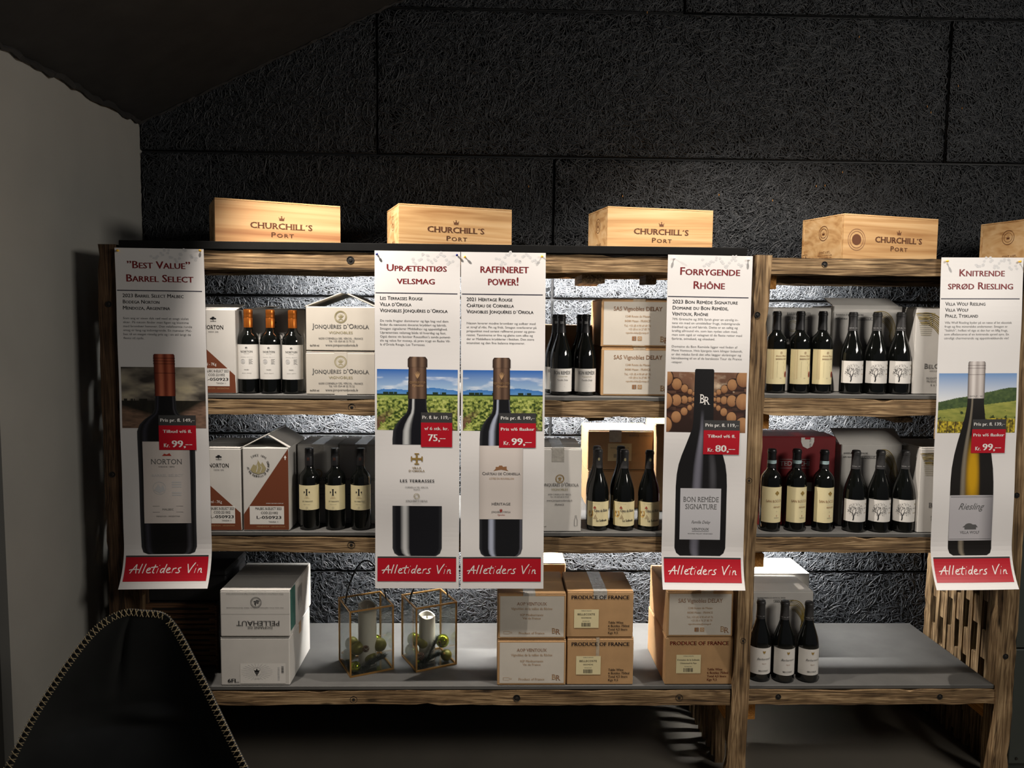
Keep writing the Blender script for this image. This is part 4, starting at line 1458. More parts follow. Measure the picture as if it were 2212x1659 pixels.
def lb_solit(P):
    P.text('Côtes du Rhône', .008, .038, .0105, INKGREY, width=.056, bold=.02, serif=True)
    P.text('Mis en bouteille', -.014, .008, .0018, INKGREY, width=.03)
    P.rect(-.035, .044, .03, .0446, INKBROWN, 1)
    P.text('La Solitude', .010, .074, .0085, INKBLACK, width=.044, bold=.024, serif=True)
    for x0 in (-.034,):
        P.poly([(x0 - .009, .036), (x0 + .009, .034), (x0 + .010, .052), (x0 + .003, .060), (x0 - .009, .058)], LABELYELLOW, 1)
        P.ring(x0, .046, .010, .001, INKBROWN, 2)
        P.ellipse(x0 - .003, .042, .002, .003, INKBROWN, 3); P.ellipse(x0 + .003, .051, .002, .003, INKBROWN, 3)
    x0 = -.018
    P.ellipse(x0, .023, .006, .0022, INKREDK, 1); P.poly([(x0 - .003, .020), (x0 + .003, .020), (x0 + .002, .017), (x0 - .002, .017)], INKREDK, 1)
    P.stroke([(x0 - .001, .025), (x0 + .006, .034), (x0 + .008, .046)], .0006, INKRED, 1)
    for r_ in range(4):
        for k in range(r_ + 1):
            P.ellipse(x0 + (k - r_ / 2) * .0042 + .003, .050 + r_ * .0042, .0012, .0016, INKRUST, 1, n=6)
    P.rect(-.03, .086, .03, .0865, INKBROWN, 1)


def lb_barb(P):
    P.rect(-.034, 0, -.022, .110, LABELTAN, 0)
    P.ring(.004, .013, .0045, .0009, INKBROWN); P.ellipse(.004, .013, .0015, .002, INKBROWN)
    P.text('Antonio Monaco', .006, .027, .006, INKBROWN, shear=.4, width=.044)
    P.text('BARBERA D’ASTI', .006, .038, .0048, INKRUST, serif=True, width=.044, bold=.012)
    r = random.Random(2)
    for i in range(14):
        P.rect(-.010, .046 + i * .0042, .022 - r.random() * .006, .0475 + i * .0042, INKOLIVE, 1)
    P.ellipse(.028, .092, .007, .011, INKREDK, 2); P.ellipse(.028, .092, .004, .007, INKRUST, 3)
    P.text('2021', .004, .107, .0025, INKGREY, width=.008)


TREE = []


def lb_tree(P, yc=.0):
    if not TREE:
        r = random.Random(9)
        st = [((-.018, .076 - .0), -math.pi / 2 + .1, .016, .0036, 0)]
        while st:
            (x, y), a, l, w, g = st.pop()
            x1 = x + l * math.cos(a); y1 = y + l * math.sin(a)
            TREE.append(('s', [(x, y), (x + l * .5 * math.cos(a + .15), y + l * .5 * math.sin(a + .15)), (x1, y1)], w))
            if g < 5:
                for k in range(2 if g < 4 else 3):
                    st.append(((x1, y1), a + r.uniform(.25, .75) * (1 if k else -1), l * r.uniform(.62, .85), w * .62, g + 1))
        for i in range(150):
            a = r.uniform(0, 2 * math.pi); q = .027 * math.sqrt(r.uniform(.3, 1))
            TREE.append(('d', (-.010 + q * math.cos(a), .036 + q * math.sin(a) * .95), r.uniform(.0006, .0011)))
    for it in TREE:
        if it[0] == 's':
            P.stroke(it[1], max(it[2], .0007), INKBLACK, 1)
        else:
            P.ellipse(it[1][0], it[1][1], it[2], it[2], INKGREY, 1, n=5)
    P.poly([(.030, .013), (.034, .015), (.038, .013), (.0365, .018), (.034, .021), (.0315, .018)], INKOLIVE, 1)
    P.text('BELCOLLE', .033, .033, .0038, INKGREY, width=.021, serif=True)
    P.text('BARBERA D’ASTI', .034, .050, .0028, INKGOLD, width=.022, bold=.01)
    P.text('SUPERIORE', .036, .070, .002, INKPALE, width=.010)


def lb_rocco(P):
    c = .008
    for dx, dy in ((-.0045, 0), (.0045, 0), (0, -.0045), (0, .0045)):
        P.ellipse(c + dx, .022 + dy, .0036, .0036, INKGOLD, 1, n=10)
    P.text('CAPITEL', c, .046, .0024, INKPALE, width=.016)
    P.text('SAN ROCCO', -.001, .056, .0088, INKBROWN, width=.062, serif=True)
    P.text('VALPOLICELLA', c, .065, .0024, INKPALE, width=.026)
    P.text('RIPASSO', c + .002, .076, .0052, INKBROWN, width=.030, shear=.2, serif=True, bold=.015)
    P.text('2021', c, .091, .002, INKGREY, width=.006)
    P.rect(c - .002, .103, c + .002, .104, INKREDK, 1); P.rect(c - .0006, .104, c + .0006, .110, INKREDK, 1)
    P.text('TEDESCHI', c, .115, .003, INKGREY, width=.020, serif=True)


def lb_barbaresco(P):
    P.poly([(-.006, .010), (0, .012), (.006, .010), (.004, .017), (0, .021), (-.004, .017)], INKGOLD, 1)
    P.text('Barbaresco', 0, .045, .008, INKGREY, shear=.45, width=.052)
    P.text('Pajoré', 0, .061, .004, INKBROWN, shear=.3, width=.016)
    P.rect(-.010, .074, .010, .0746, INKPALE, 1)
    P.text('BELCOLLE', -.001, .089, .0055, INKBLACK, width=.036, serif=True, bold=.012)


LABMESH = {}


def bottle(typ, px, z0, Y, label, group, rot=0.0, top=700):
    """typ -> shape, cap, label"""
    shp, cap, lz0, lz1, half, lm, fn, neck = BT[typ]
    x = at(px, {1: top + 110}[1], Y).x
    t = thing('wine_bottle', label, 'bottle', (x, Y, z0 + 0.0005), 0.0, group)
    s = (at(px, top, Y - 0.01).z - z0) / 0.3015
    t.scale = (s, s, s)
    obj('glass', bmesh_of(shp), t)
    c = obj('capsule', cap_mesh(cap), t)
    r = (0.0375 if shp.startswith('bx') else 0.0405) + 0.0004
    l = obj('label', label_mesh('lab_' + typ, r, lz0, lz1, half, lm), t)
    l.rotation_euler = (0, 0, rot)
    if typ not in LABMESH:
        P = Print(); fn(P)
        for i, (V, T, m, ly, C) in enumerate(P.items):
            V = V.copy(); lim = half * r - 0.0006
            V[:, 0] = np.clip(V[:, 0], -lim, lim)
            P.items[i] = (V, T, m, ly, C)
        o = P.build('label_print', l, cyl_map(r, lz1))
        LABMESH[typ] = o.data
    else:
        obj('label_print', LABMESH[typ], l)
    if neck:
        if ('neck_' + typ) not in LABMESH:
            P = Print(); neck(P)
            o = P.build('neck_print', c, cyl_map(0.0163, 0.300))
            LABMESH['neck_' + typ] = o.data
        else:
            obj('neck_print', LABMESH['neck_' + typ], c)
    return t


def nk_br(P):
    P.text('BR', 0.0, .034, .009, INKPALE, serif=True, width=.013)


def nk_strip(P):
    P.rect(-.024, .040, .024, .052, STRIPBLUE, 1, nx=10); P.text('DOCG', 0, .048, .004, INKGREY, 2, width=.012)


def nk_bel(P):
    P.rect(-.024, .0555, .024, .0590, CAPGREY, 0, nx=10); P.text('BelColle - BelColle', 0, .0588, .003, INKPALE, 2, width=.040)


def nk_terr(P):
    P.text('D’O', 0, .042, .010, INKRUST, width=.008)


def nk_sol(P):
    P.rect(-.024, .050, .024, .056, CAPGREY, 0, nx=10); P.ellipse(0, .034, .004, .006, INKOLIVE, 1)


BT = {
    'norton': ('bx', 'screw_copper', 0.052, 0.176, 1.38, LABELWHITE, lb_norton, None),
    'terr': ('bx', 'screw_black', 0.076, 0.168, 1.30, LABELCREAM, lb_terr, nk_terr),
    'bonrem': ('bg', 'caps_black', 0.014, 0.100, 1.38, LABELWHITE, lb_bonrem, nk_br),
    'solit': ('bg', 'caps_grey', 0.018, 0.110, 1.35, LABELCREAM, lb_solit, nk_sol),
    'barb': ('bx2', 'caps_black', 0.034, 0.162, 1.38, LABELCREAM, lb_barb, None),
    'tree': ('bg', 'caps_grey', 0.040, 0.122, 1.35, LABELWHITE, lb_tree, nk_bel),
    'rocco': ('bx2', 'caps_black', 0.034, 0.165, 1.38, LABELCREAM, lb_rocco, nk_strip),
    'barbaresco': ('bg', 'caps_grey', 0.030, 0.130, 1.38, LABELWHITE, lb_barbaresco, nk_bel),
}
POS3 = ('left', 'middle', 'right')
for i, px in enumerate((537.5, 585, 633)):
    bottle('norton', px, S1, 2.858, f'dark wine bottle with copper screw cap, {POS3[i]} of the three on the upper shelf', 'copper-capped bottles', 0.08, (668, 669, 670)[i])
for i, px in enumerate((1212, 1264)):
    bottle('bonrem', px, S1, 2.880, ('burgundy bottle with white label and black lettered neck, nearer the third poster' if i == 0 else 'burgundy bottle with white label in front, touching the cream panel cartons'), 'white-label burgundy bottles', 0.08, 679)
for i, (px, yy) in enumerate(((1200, 2.968), (1253, 2.97))):
    bottle('bonrem', px, S1, yy, ('burgundy bottle in the second row behind the one nearer the third poster' if i == 0 else 'burgundy bottle in the second row, hidden behind the one by the cartons'), 'white-label burgundy bottles', 0.0, 679)
for i, px in enumerate((1675, 1726, 1774)):
    bottle('barb', px, S1R, 2.868, f'dark bottle with tall cream label and red seal, {POS3[i]} of three on upper shelf', 'cream-label bottles with red seals', 0.1, 672)
for i, px in enumerate((1839, 1891, 1942)):
    bottle('tree', px, S1R, 2.862, f'upper-shelf burgundy bottle with black tree label, {POS3[i]} of three', 'tree-label bottles on the upper shelf', 0.0, 674)
for i, px in enumerate((669, 725, 780)):
    bottle('terr', px, S2, 2.856, f'dark bottle with black screw cap and small cross label, {POS3[i]} of three', 'cross-label bottles', 0.05, 969)
for i, px in enumerate((1291, 1347, 1401)):
    bottle('solit', px, S2, 2.862, f'bottle with cream gothic label and yellow crest, {POS3[i]} of the front three', 'gothic-label bottles', 0.05, (971, 972, 973)[i])
for i, px in enumerate((1288, 1339)):
    bottle('solit', px, S2, 2.965, f'bottle with gothic label in the back row behind the {POS3[i]} front one', 'gothic-label bottles', 0.05, 964)
for i, px in enumerate((1664, 1718, 1777)):
    bottle('rocco', px, S2, 2.856, f'dark bottle with gold clover label and pale blue neck strip, {POS3[i]} of three', 'clover-label bottles', 0.1, (970, 970, 972)[i])
for i, px in enumerate((1845, 1898, 1951)):
    bottle('tree', px, S2, 2.850, f'middle-shelf burgundy bottle with black tree label, {POS3[i]} of three', 'tree-label bottles on the middle shelf', -0.12 if i == 2 else -.04, 973)
for i, px in enumerate((1640.5, 1692, 1744)):
    bottle('barbaresco', px, S3, (2.866, 2.856, 2.858)[i], f'bottom-shelf dark bottle with white script label, {POS3[i]} of three', 'script-label bottles', 0.1, (1297, 1299, 1301)[i])


# ------------------------------------------------------------------ glass lanterns
def lantern(cx, cy, deg, s, h, label, strap):
    z0 = S3 + 0.0006
    t = thing('glass_lantern', label, 'lantern', (cx, cy, z0), math.radians(deg), 'glass lanterns')
    a = s / 2; e = 0.0028
    for sx in (-1, 1):
        for sy in (-1, 1):
            b = MB(); b.box(sx * a - e, sx * a + e, sy * a - e, sy * a + e, 0, h, BRASS); b.build('frame_bar', t)
    for z in (e, h - e):
        for q in (-1, 1):
            b = MB(); b.box(-a + e, a - e, q * a - e, q * a + e, z - e, z + e, BRASS); b.build('frame_bar', t)
            b = MB(); b.box(q * a - e, q * a + e, -a + e, a - e, z - e, z + e, BRASS); b.build('frame_bar', t)
    b = MB(); b.box(-a + e, a - e, -a + e, a - e, 0.0005, 0.002, PANE); b.build('base_pane', t)
    for q in (-1, 1):
        b = MB(); b.box(-a + e, a - e, q * a - 0.001, q * a + 0.001, 2 * e, h - 2 * e, PANE); b.build('pane', t)
        b = MB(); b.box(q * a - 0.001, q * a + 0.001, -a + e, a - e, 2 * e, h - 2 * e, PANE); b.build('pane', t)
    pts = []
    for k in range(17):
        u = k / 16
        x = -a + 2 * a * u
        pts.append((x * (1.0), 0.0, h + strap * math.sin(math.pi * u) ** 0.75 + (0 if 0 < k < 16 else -0.01)))
    b = MB(); b.tube(pts, 0.0048, BLACK, n=8, flat=0.6); b.build('strap_handle', t, smooth=True)
    return t


def candle(cx, cy, r, h, label):
    t = thing('pillar_candle', label, 'candle', (cx, cy, S3 + 0.0035), 0, 'pillar candles')
    b = MB(); n = 32
    vs = []; fs = []
    rr = random.Random(int(cx * 1000))
    for j in range(9):
        for i in range(n):
            a = 2 * math.pi * i / n
            top = h * (1 - 0.06 * (0.5 + 0.5 * math.sin(a + 2.4)) - 0.012 * math.sin(3 * a))
            z = top * min(j, 6) / 6
            q = r * (1, 1, 1, 1, 1, 1, 1, 0.88, 0.80)[j]
            if j == 7: z = top * 0.992
            if j == 8: z = h * 0.90
            vs.append((q * math.cos(a), q * math.sin(a), z))
    for j in range(8):
        for i in range(n):
            fs.append((j * n + i, j * n + (i + 1) % n, (j + 1) * n + (i + 1) % n, (j + 1) * n + i))
    fs.append(tuple(range(n))[::-1]); fs.append(tuple(range(8 * n, 9 * n)))
    b.add(vs, fs, WAX); b.build('wax', t, smooth=True)
    b = MB(); b.lathe([(0.0012, h * 0.895), (0.003, h * 0.91), (0.0035, h * 0.925), (0.0005, h * 0.965)], WAX, n=10)
    b.build('flame_tip', t, smooth=True)


L1C = (-0.4825, 2.980); L2C = (-0.2415, 3.023)
H1 = at(761, 1321, 2.87).z - S3; H2 = at(902, 1314, 2.913).z - S3
lantern(L1C[0], L1C[1], 25, 0.166, H1, 'square glass lantern with brass frame holding the tall candle', 0.16)
lantern(L2C[0], L2C[1], 25.6, 0.164, H2, 'square glass lantern with brass frame holding the short slanted candle', 0.10)
candle(L1C[0] + 0.004, L1C[1] + 0.012, 0.035, at(790, 1303, 2.99).z - S3 - .0035, 'tall cream pillar candle in the lantern nearer the white cartons')
candle(L2C[0] - 0.008, L2C[1] + 0.010, 0.032, at(924, 1326, 3.03).z - S3 - .0035, 'short cream candle with slanted rim in the right-hand lantern')

bb = {}
for shiny in (0, 1):
    b = MB()
    b.lathe([(0.001, -1.0)] + [(math.cos(math.radians(a)), math.sin(math.radians(a))) for a in range(-80, 81, 10)] + [(0.001, 1.0)], BAUBLES if shiny else BAUBLEM, n=28)
    bb[shiny] = b.mesh('ball', smooth=True)
b = MB(); b.lathe([(0.2, 0.97), (0.2, 1.12), (0.15, 1.14)], BRASS, n=12); bcap = b.mesh('cap')


def bauble(px, py, layer, r, C, s, deg, label, shiny=0):
    z = S3 + 0.0035 + (r if layer == 0 else 2.65 * r)
    q = at_z(px, py, z)
    th = math.radians(deg)
    dx, dy = q.x - C[0], q.y - C[1]
    lx = dx * math.cos(th) + dy * math.sin(th); ly = -dx * math.sin(th) + dy * math.cos(th)
    m = s / 2 - r - 0.003
    lx = max(-m, min(m, lx)); ly = max(-m, min(m, ly))
    x = C[0] + lx * math.cos(th) - ly * math.sin(th); y = C[1] + lx * math.sin(th) + ly * math.cos(th)
    t = thing('bauble', label, 'ornament', (x, y, z), 0, 'baubles in the lanterns')
    t.scale = (r, r, r)
    t.rotation_euler = (random.uniform(-1.2, 1.2), random.uniform(-1.2, 1.2), 0)
    obj('ball', bb[shiny], t); obj('cap', bcap, t)


for px, py, ly, r, lab, sh in ((768, 1440, 0, 0.020, 'small shiny green bauble in the front corner of the left lantern', 1), (750, 1415, 0, 0.0265, 'pale olive bauble low at the left pane of the left lantern', 0),
                               (800, 1421, 0, 0.0265, 'matt olive bauble at bottom centre of the left lantern, in front of the candle', 0), (772, 1400, 1, 0.0265, 'matt olive bauble leaning at the left front edge bar of the left lantern', 0),
                               (753, 1381, 1, 0.0265, 'greyish bauble highest at the left of the left lantern', 0), (823, 1392, 1, 0.0265, 'matt brownish bauble right of the tall candle', 0),
                               (820, 1366, 1, 0.0235, 'shiny gold-green bauble tucked behind right of the tall candle', 1)):
    bauble(px, py, ly, r, L1C, 0.166, 26, lab, sh)
for px, py, ly, r, lab, sh in ((885, 1405, 0, 0.0265, 'pale green bauble low at the left of the right lantern', 1), (886, 1373, 1, 0.0265, 'glossy pale bauble upper left in the right lantern', 1),
                               (916, 1387, 1, 0.0265, 'matt brown bauble in front of the short candle', 0), (963, 1383, 1, 0.0265, 'shiny olive bauble half behind the fir twig', 1),
                               (969, 1414, 0, 0.0225, 'bright green satin bauble in the right corner of the right lantern', 0), (897, 1425, 0, 0.019, 'small dark gold bauble near the front corner of the right lantern', 1)):
    bauble(px, py, ly, r, L2C, 0.164, 26.5, lab, sh)


def sprig(p0, p1, seed, label, ln=0.026, n=620):
    r = random.Random(seed)
    p0 = Vector(p0); p1 = Vector(p1)
    t = thing('fir_twig', label, 'twig', p0, 0, 'fir twigs in the lanterns')
    D = p1 - p0
    b = MB(); b.tube([D * (i / 5) + Vector((0, 0, 0.004 * math.sin(i))) for i in range(6)], 0.0016, TWIG, n=6); b.build('stem', t)
    b = MB()
    d = D.normalized()
    for i in range(n):
        u = r.random()
        c = D * u
        v = Vector((r.uniform(-1, 1), r.uniform(-1, 1), r.uniform(-0.4, 1))).normalized()
        v = (v + d * 0.35).normalized() * ln * r.uniform(.6, 1)
        s = v.cross(Vector((0.3, 0.2, 1))).normalized() * 0.0011
        q = d.cross(s).normalized() * 0.0007
        e = c + v
        b.add([c - s, c + s, c + q, e], [(0, 1, 3), (1, 2, 3), (2, 0, 3)], NEEDLE)
    b.build('needles', t, kind='stuff')


zl = S3 + 0.012
sprig((L1C[0] - 0.005, L1C[1] - 0.062, zl), (L1C[0] + 0.075, L1C[1] - 0.012, zl + 0.028), 1, 'dark fir twig on the floor of the left lantern')
sprig((L1C[0] + 0.01, L1C[1] - 0.06, zl + .012), (L1C[0] + 0.07, L1C[1] - 0.03, zl + 0.04), 2, 'short fir twig at the right pane of the left lantern', n=450)
sprig((L2C[0] - 0.01, L2C[1] - 0.062, zl), (L2C[0] + 0.035, L2C[1] - 0.022, zl + 0.088), 3, 'dark fir twig rising in front of the short candle')
sprig((L2C[0] - 0.03, L2C[1] - 0.055, zl), (L2C[0] + 0.045, L2C[1] - 0.02, zl + 0.02), 4, 'low fir twig on the floor of the right lantern')


def cone(x, y, z, s, label):
    t = thing('pine_cone', label, 'pine cone', (x, y, z), 0, 'small cones')
    b = MB()
    k = 0
    for i in range(7):
        R = s * (0.5 + 0.5 * math.sin(math.pi * (i + 1) / 8)); zz = (i - 3) * s * 0.26
        for j in range(8):
            a = j * math.pi / 4 + i * 0.4
            c = Vector((math.cos(a), math.sin(a), 0))
            p = c * R + Vector((0, 0, zz))
            tt = Vector((-c.y, c.x, 0)) * s * 0.24
            b.add([p * 0.3, p - tt + c * 0.0, p + c * s * 0.25 + Vector((0, 0, s * .2)), p + tt], [(0, 1, 2, 3), (3, 2, 1, 0)], CONEM)
    b.build('scales', t, kind='stuff')


q = at(795, 1394, 2.985); cone(q.x, 2.93, S3 + 0.085, 0.012, 'small brown cone before the tall candle')
q = at(911, 1413, 3.02); cone(q.x, 2.965, S3 + 0.04, 0.014, 'brown cone near the front bar of the right lantern')


# ------------------------------------------------------------------ posters
class Noise:
    def __init__(s, seed, n=64):
        s.g = np.random.default_rng(seed).random((n, n)); s.n = n

    def __call__(s, x, y, oct=4):
        o = 0; a = 0.5; t = 0
        for _ in range(oct):
            xi = np.floor(x).astype(int); yi = np.floor(y).astype(int); fx = x - xi; fy = y - yi
            fx = fx * fx * (3 - 2 * fx); fy = fy * fy * (3 - 2 * fy)
            g = s.g; n = s.n
            v = (g[xi % n, yi % n] * (1 - fx) * (1 - fy) + g[(xi + 1) % n, yi % n] * fx * (1 - fy) + g[xi % n, (yi + 1) % n] * (1 - fx) * fy + g[(xi + 1) % n, (yi + 1) % n] * fx * fy)
            o = o + v * a; t += a; a *= .5; x = x * 2 + 5.2; y = y * 2 + 1.3
        return o / t


def C3(*c):
    return np.array(lin(c))


def mix3(a, b, t):
    t = np.clip(t, 0, 1)[..., None]
    return a * (1 - t) + b * t


def pic_vineyard(U, W):
    n = Noise(4)
    sky = mix3(C3(40, 98, 178), C3(176, 206, 232), W / .40)
    cl = n(U * 5, W * 14) - .52 + (U - .5) * .25 + (W - .25) * .5
    sky = mix3(sky, C3(226, 234, 244), cl * 3 * (W > .12))
    out = sky
    mt = .335 + .05 * (1 - np.abs((U - .70) / .30)).clip(0) * -1.1 - .03 * (1 - np.abs((U - .2) / .25)).clip(0) + .025 * n(U * 14, U * 0 + 2)
    m = W > mt
    out = np.where(m[..., None], mix3(C3(48, 112, 186), C3(98, 152, 208), (W - mt) * 9 + .25 * n(U * 30, W * 30)), out)
    tr = .40 - .03 * (n(U * 18, U * 0 + 7) > .55)
    m = W > tr
    out = np.where(m[..., None], C3(34, 52, 34) + 0 * out, out)
    vg = W > .425
    g = n(U * 40, W * 34)
    leaf = mix3(C3(44, 66, 22), C3(172, 186, 92), (g - .34) * 3.0)
    leaf = mix3(leaf, C3(214, 214, 136), (g - .62) * 4)
    soil = mix3(C3(70, 44, 34), C3(140, 104, 82), n(U * 60, W * 50))
    x = U - .5
    row = np.sin((x / (W - .30)) * 9) * 1.0
    k = ((W - .62) * 4).clip(0, 1) * (row < -.25) * (n(U * 18, W * 18) > .42)
    veg = mix3(leaf, soil, k.astype(float))
    far = mix3(C3(120, 150, 62), C3(170, 186, 96), n(U * 70, W * 110))
    veg = np.where((W < .5)[..., None], mix3(far, veg, (W - .44) * 14), veg)
    return np.where(vg[..., None], veg, out)


def pic_dusk(U, W):
    n = Noise(8)
    s = n(U * 3, W * 6)
    out = mix3(C3(56, 52, 48), C3(150, 142, 128), (s - .32) * 2.6 + (W - .25) * .6)
    out = mix3(out, C3(196, 184, 150), ((s - .5) * 3).clip(0, 1) * (1 - np.abs(W - .4) * 3).clip(0, 1))
    hz = .545 - .03 * (n(U * 55, U * 0) > .55) * (U < .4)
    fld = mix3(C3(26, 24, 20), C3(46, 44, 36), n(U * 30, W * 12))
    lp = ((W - .62) * 2.2 - U * .9 + .02) * 5
    fld = mix3(fld, C3(142, 112, 92), np.clip(lp, 0, 1) * (n(U * 14, W * 40) + .2))
    rp = ((W - .58) * 1.7 - (1 - U) * 1.25 + .12) * 5
    fld = mix3(fld, C3(146, 116, 98), np.clip(rp, 0, 1) * (n(U * 14, W * 40) + .2))
    return np.where((W > hz)[..., None], fld, out)


def pic_cellar(U, W):
    n = Noise(12)
    out = mix3(C3(44, 26, 20), C3(120, 86, 66), (.55 - W) * 1.6 + n(U * 9, W * 5) - .35)
    out = mix3(out, C3(206, 186, 160), (n(U * 6, W * 6) - .55) * 3 * (W < .33) * (np.abs(U - .5) < .35))
    out = mix3(out, C3(206, 176, 140), (.18 - np.abs(U - .47)) * 6 * (.25 - np.abs(W - .36)).clip(0) * 3)
    out = mix3(out, C3(40, 24, 18), (W - .7) * 2)
    # rows of barrels left and right, shrinking toward the middle
    bl = []
    for side in (-1, 1):
        for row, (yf, r0) in enumerate(((.12, .17), (.48, .17), (.86, .17))):
            for k in range(6):
                f = .70 ** k
                x = .47 + side * (.47 * f + .02); y = .44 + (yf - .44) * f * 1.05
                bl.append((f, x, y, .10 * f, .155 * f, side))
    for f, x, y, rx, ry, side in sorted(bl):
        # barrel body behind its head
        body = (np.abs((W - y) / (ry * 1.02)) < 1) & ((U - x) * side > 0) & ((U - x) * side < rx * 2.2)
        sh = 1 - np.abs((W - y) / ry)
        out = np.where(body[..., None], mix3(C3(28, 16, 12), C3(84, 50, 38), sh + .1 * n(U * 20, W * 60)), out)
        d = ((U - x) / rx) ** 2 + ((W - y) / ry) ** 2
        head = mix3(C3(168, 124, 84), C3(112, 70, 44), (d * .3 + (W - y) / ry * .6 + .25 * n(U * 60, W * 8)))
        head = mix3(head, C3(44, 24, 16), (d - .72) * 10)
        out = np.where((d < 1)[..., None], head, out)
    return out


def pic_hills(U, W):
    n = Noise(16)
    out = mix3(C3(108, 146, 196), C3(222, 226, 230), W / .45)
    hill = .50 - .28 * U - .03 * n(U * 8, U * 0)
    hill = np.maximum(hill, .24)
    out = np.where((W > hill)[..., None], mix3(C3(44, 66, 36), C3(84, 104, 56), n(U * 30, W * 30) * 1.3 - .2), out)
    mead = .62 - .16 * U
    mc = mix3(C3(104, 120, 50), C3(172, 170, 84), n(U * 9, W * 34))
    mc = mix3(mc, C3(40, 56, 26), ((n(U * 16, W * 12) - .66) * 12).clip(0, 1) * (W > .62) * (W < .8))
    out = np.where((W > mead)[..., None], mc, out)
    vc = mix3(C3(74, 66, 22), C3(222, 200, 60), n(U * 50, W * 34) * 2.2 - .7)
    vc = np.where(((np.sin(U * 62) > .93) & (W > .8))[..., None], C3(62, 46, 30), vc)
    return np.where((W > .78 + .03 * np.sin(U * 6))[..., None], vc, out)


PC = {'sub': {}}


def poster(idx, TL, TR, BLm, BRm, curl, label, head, sub, body, spec, Y=2.778, brightb=None):
    """TL.. pixel corners of the hanging sheet (bottom corners given before the curl); local design 184 x 729"""
    tl, tr, bl, br = at(*TL, Y), at(*TR, Y), at(*BLm, Y), at(*BRm, Y)
    cz = (tl.z + bl.z) / 2
    t = thing('poster', label, 'poster', ((bl.x + br.x) / 2, Y, bl.z), 0, 'hanging wine posters')
    A = np.array(tl); Bv = np.array(tr); Cv = np.array(bl); Dv = np.array(br)
    amp, start = curl

    def mp(x, y, layer):
        u = x / 184.0; v = y / 729.0
        p = (A[None] * ((1 - u) * (1 - v))[:, None] + Bv[None] * (u * (1 - v))[:, None] + Cv[None] * ((1 - u) * v)[:, None] + Dv[None] * (u * v)[:, None])
        k = np.clip((v - start) / (1 - start), 0, None)
        f = amp * k ** 2
        bow = 0.0022 * np.sin(u * math.pi) * np.sin(v * 9 + idx) + 0.0012 * np.sin(v * 23 + idx * 2)
        p[:, 1] -= f + bow + 0.00022 * layer
        p[:, 2] += amp * 0.18 * k ** 3
        return p
    P = Print(); P.rect(0, 0, 184, 729, PAPER, 0, nx=8, ny=70)
    P.build('sheet', t, mp, True)
    # solid back so that the sheet has thickness from behind
    # headline
    P = Print()
    for (s, yb, cp, w, x) in head:
        P.text(s, x, yb, cp, INKRED, 2, small=True, width=w, bold=.022)
    P.build('headline', t, mp, True)
    P = Print()
    r = random.Random(idx)
    for k in range(26):
        cx = 78 + k * 3.6 + r.uniform(-4, 4); cy = 12 + 9 * math.sin(k * .6) + r.uniform(-4, 6)
        P.poly([(cx + 4.2 * (0.6 + 0.4 * r.random()) * math.cos(a), cy + 3.6 * (0.6 + 0.4 * r.random()) * math.sin(a)) for a in np.linspace(0, 2 * math.pi, 7)[:-1]], INKWM, 1)
    P.build('vine_watermark', t, mp, True)
    P = Print(); P.rect(2, 87.5, 178, 89.6, INKRULE, 1, nx=4); P.build('rule', t, mp, True)
    P = Print()
    for i, (s, w) in enumerate(sub):
        P.text(s, spec.get('subx', 12), 103 + i * 12.9, 7.6, INKBLACK, 2, small=True, width=w, align='l', bold=.012)
    P.build('subtitle', t, mp, True)
    P = Print()
    y = spec.get('body_y', 149)
    for s, w in body:
        if s:
            P.text(s, spec.get('subx', 12) + spec.get('bdx', 0), y, 4.6, INKBODY, 2, width=w, align='l')
        y += spec.get('lead', 8.4)
    P.build('body_text', t, mp, True)
    P = Print(); P.picture(4.5, 250, 179.5, 381, 180, 124, spec['pic'], 1); P.build('photo_print', t, mp, True)
    P = Print(); spec['bottle'](P); P.build('bottle_print', t, mp, True)
    P = Print()
    x0, x1 = spec['tagx']; yo = spec.get('tagy', 0)
    P.rect(x0, 342 + yo, x1, 364 + yo, TAGGREY, 5, nx=4, ny=3); P.rect(x0, 364 + yo, x1, 417 + yo, BANDRED, 5, nx=4, ny=6)
    c = (x0 + x1) / 2; tw = x1 - x0
    a, bt, pr, kr = spec['tag']
    P.text(a, c, 356 + yo, 7.0, INKWHITE, 6, width=tw * .92, bold=.03)
    P.text(bt, c, 380 + yo, 6.6, INKWHITE, 6, width=tw * (.92 if 'flasker' in bt else .78), bold=.03)
    if kr:
        P.text('Kr.', x0 + tw * .12, 411 + yo, 8.2, INKWHITE, 6, width=tw * .17, align='l', bold=.03)
        P.text(pr, x0 + tw * .335, 411 + yo, 14.5, INKWHITE, 6, width=tw * .54, align='l', bold=.035)
    else:
        P.text(pr, c, 404 + yo, 14.5, INKWHITE, 6, width=tw * .55, bold=.035)
    P.build('price_tag', t, mp, True)
    P = Print()
    P.rect(5, 658.5, 178, 662, TAGGREY, 4, nx=6, ny=1); P.rect(5, 662, 178, 713, BANDRED, 4, nx=6, ny=8)
    P.hand('Alletiders Vin', 17, 696, 19.0, 152, INKWHITE, w=.105, layer=5)
    P.build('brand_band', t, mp, True)
    return t


def dark(c=(16, 17, 20), hl=((-.55, .13, (150, 150, 152)),), side=(60, 62, 66)):
    def f(t, y):
        o = np.zeros(t.shape + (3,)) + C3(*c)
        o = mix3(o, C3(*side), (np.abs(t) - .86) * 5)
        for (c0, w, col) in hl:
            o = mix3(o, C3(*col), 1 - ((t - c0) / w) ** 2)
        return o
    return f


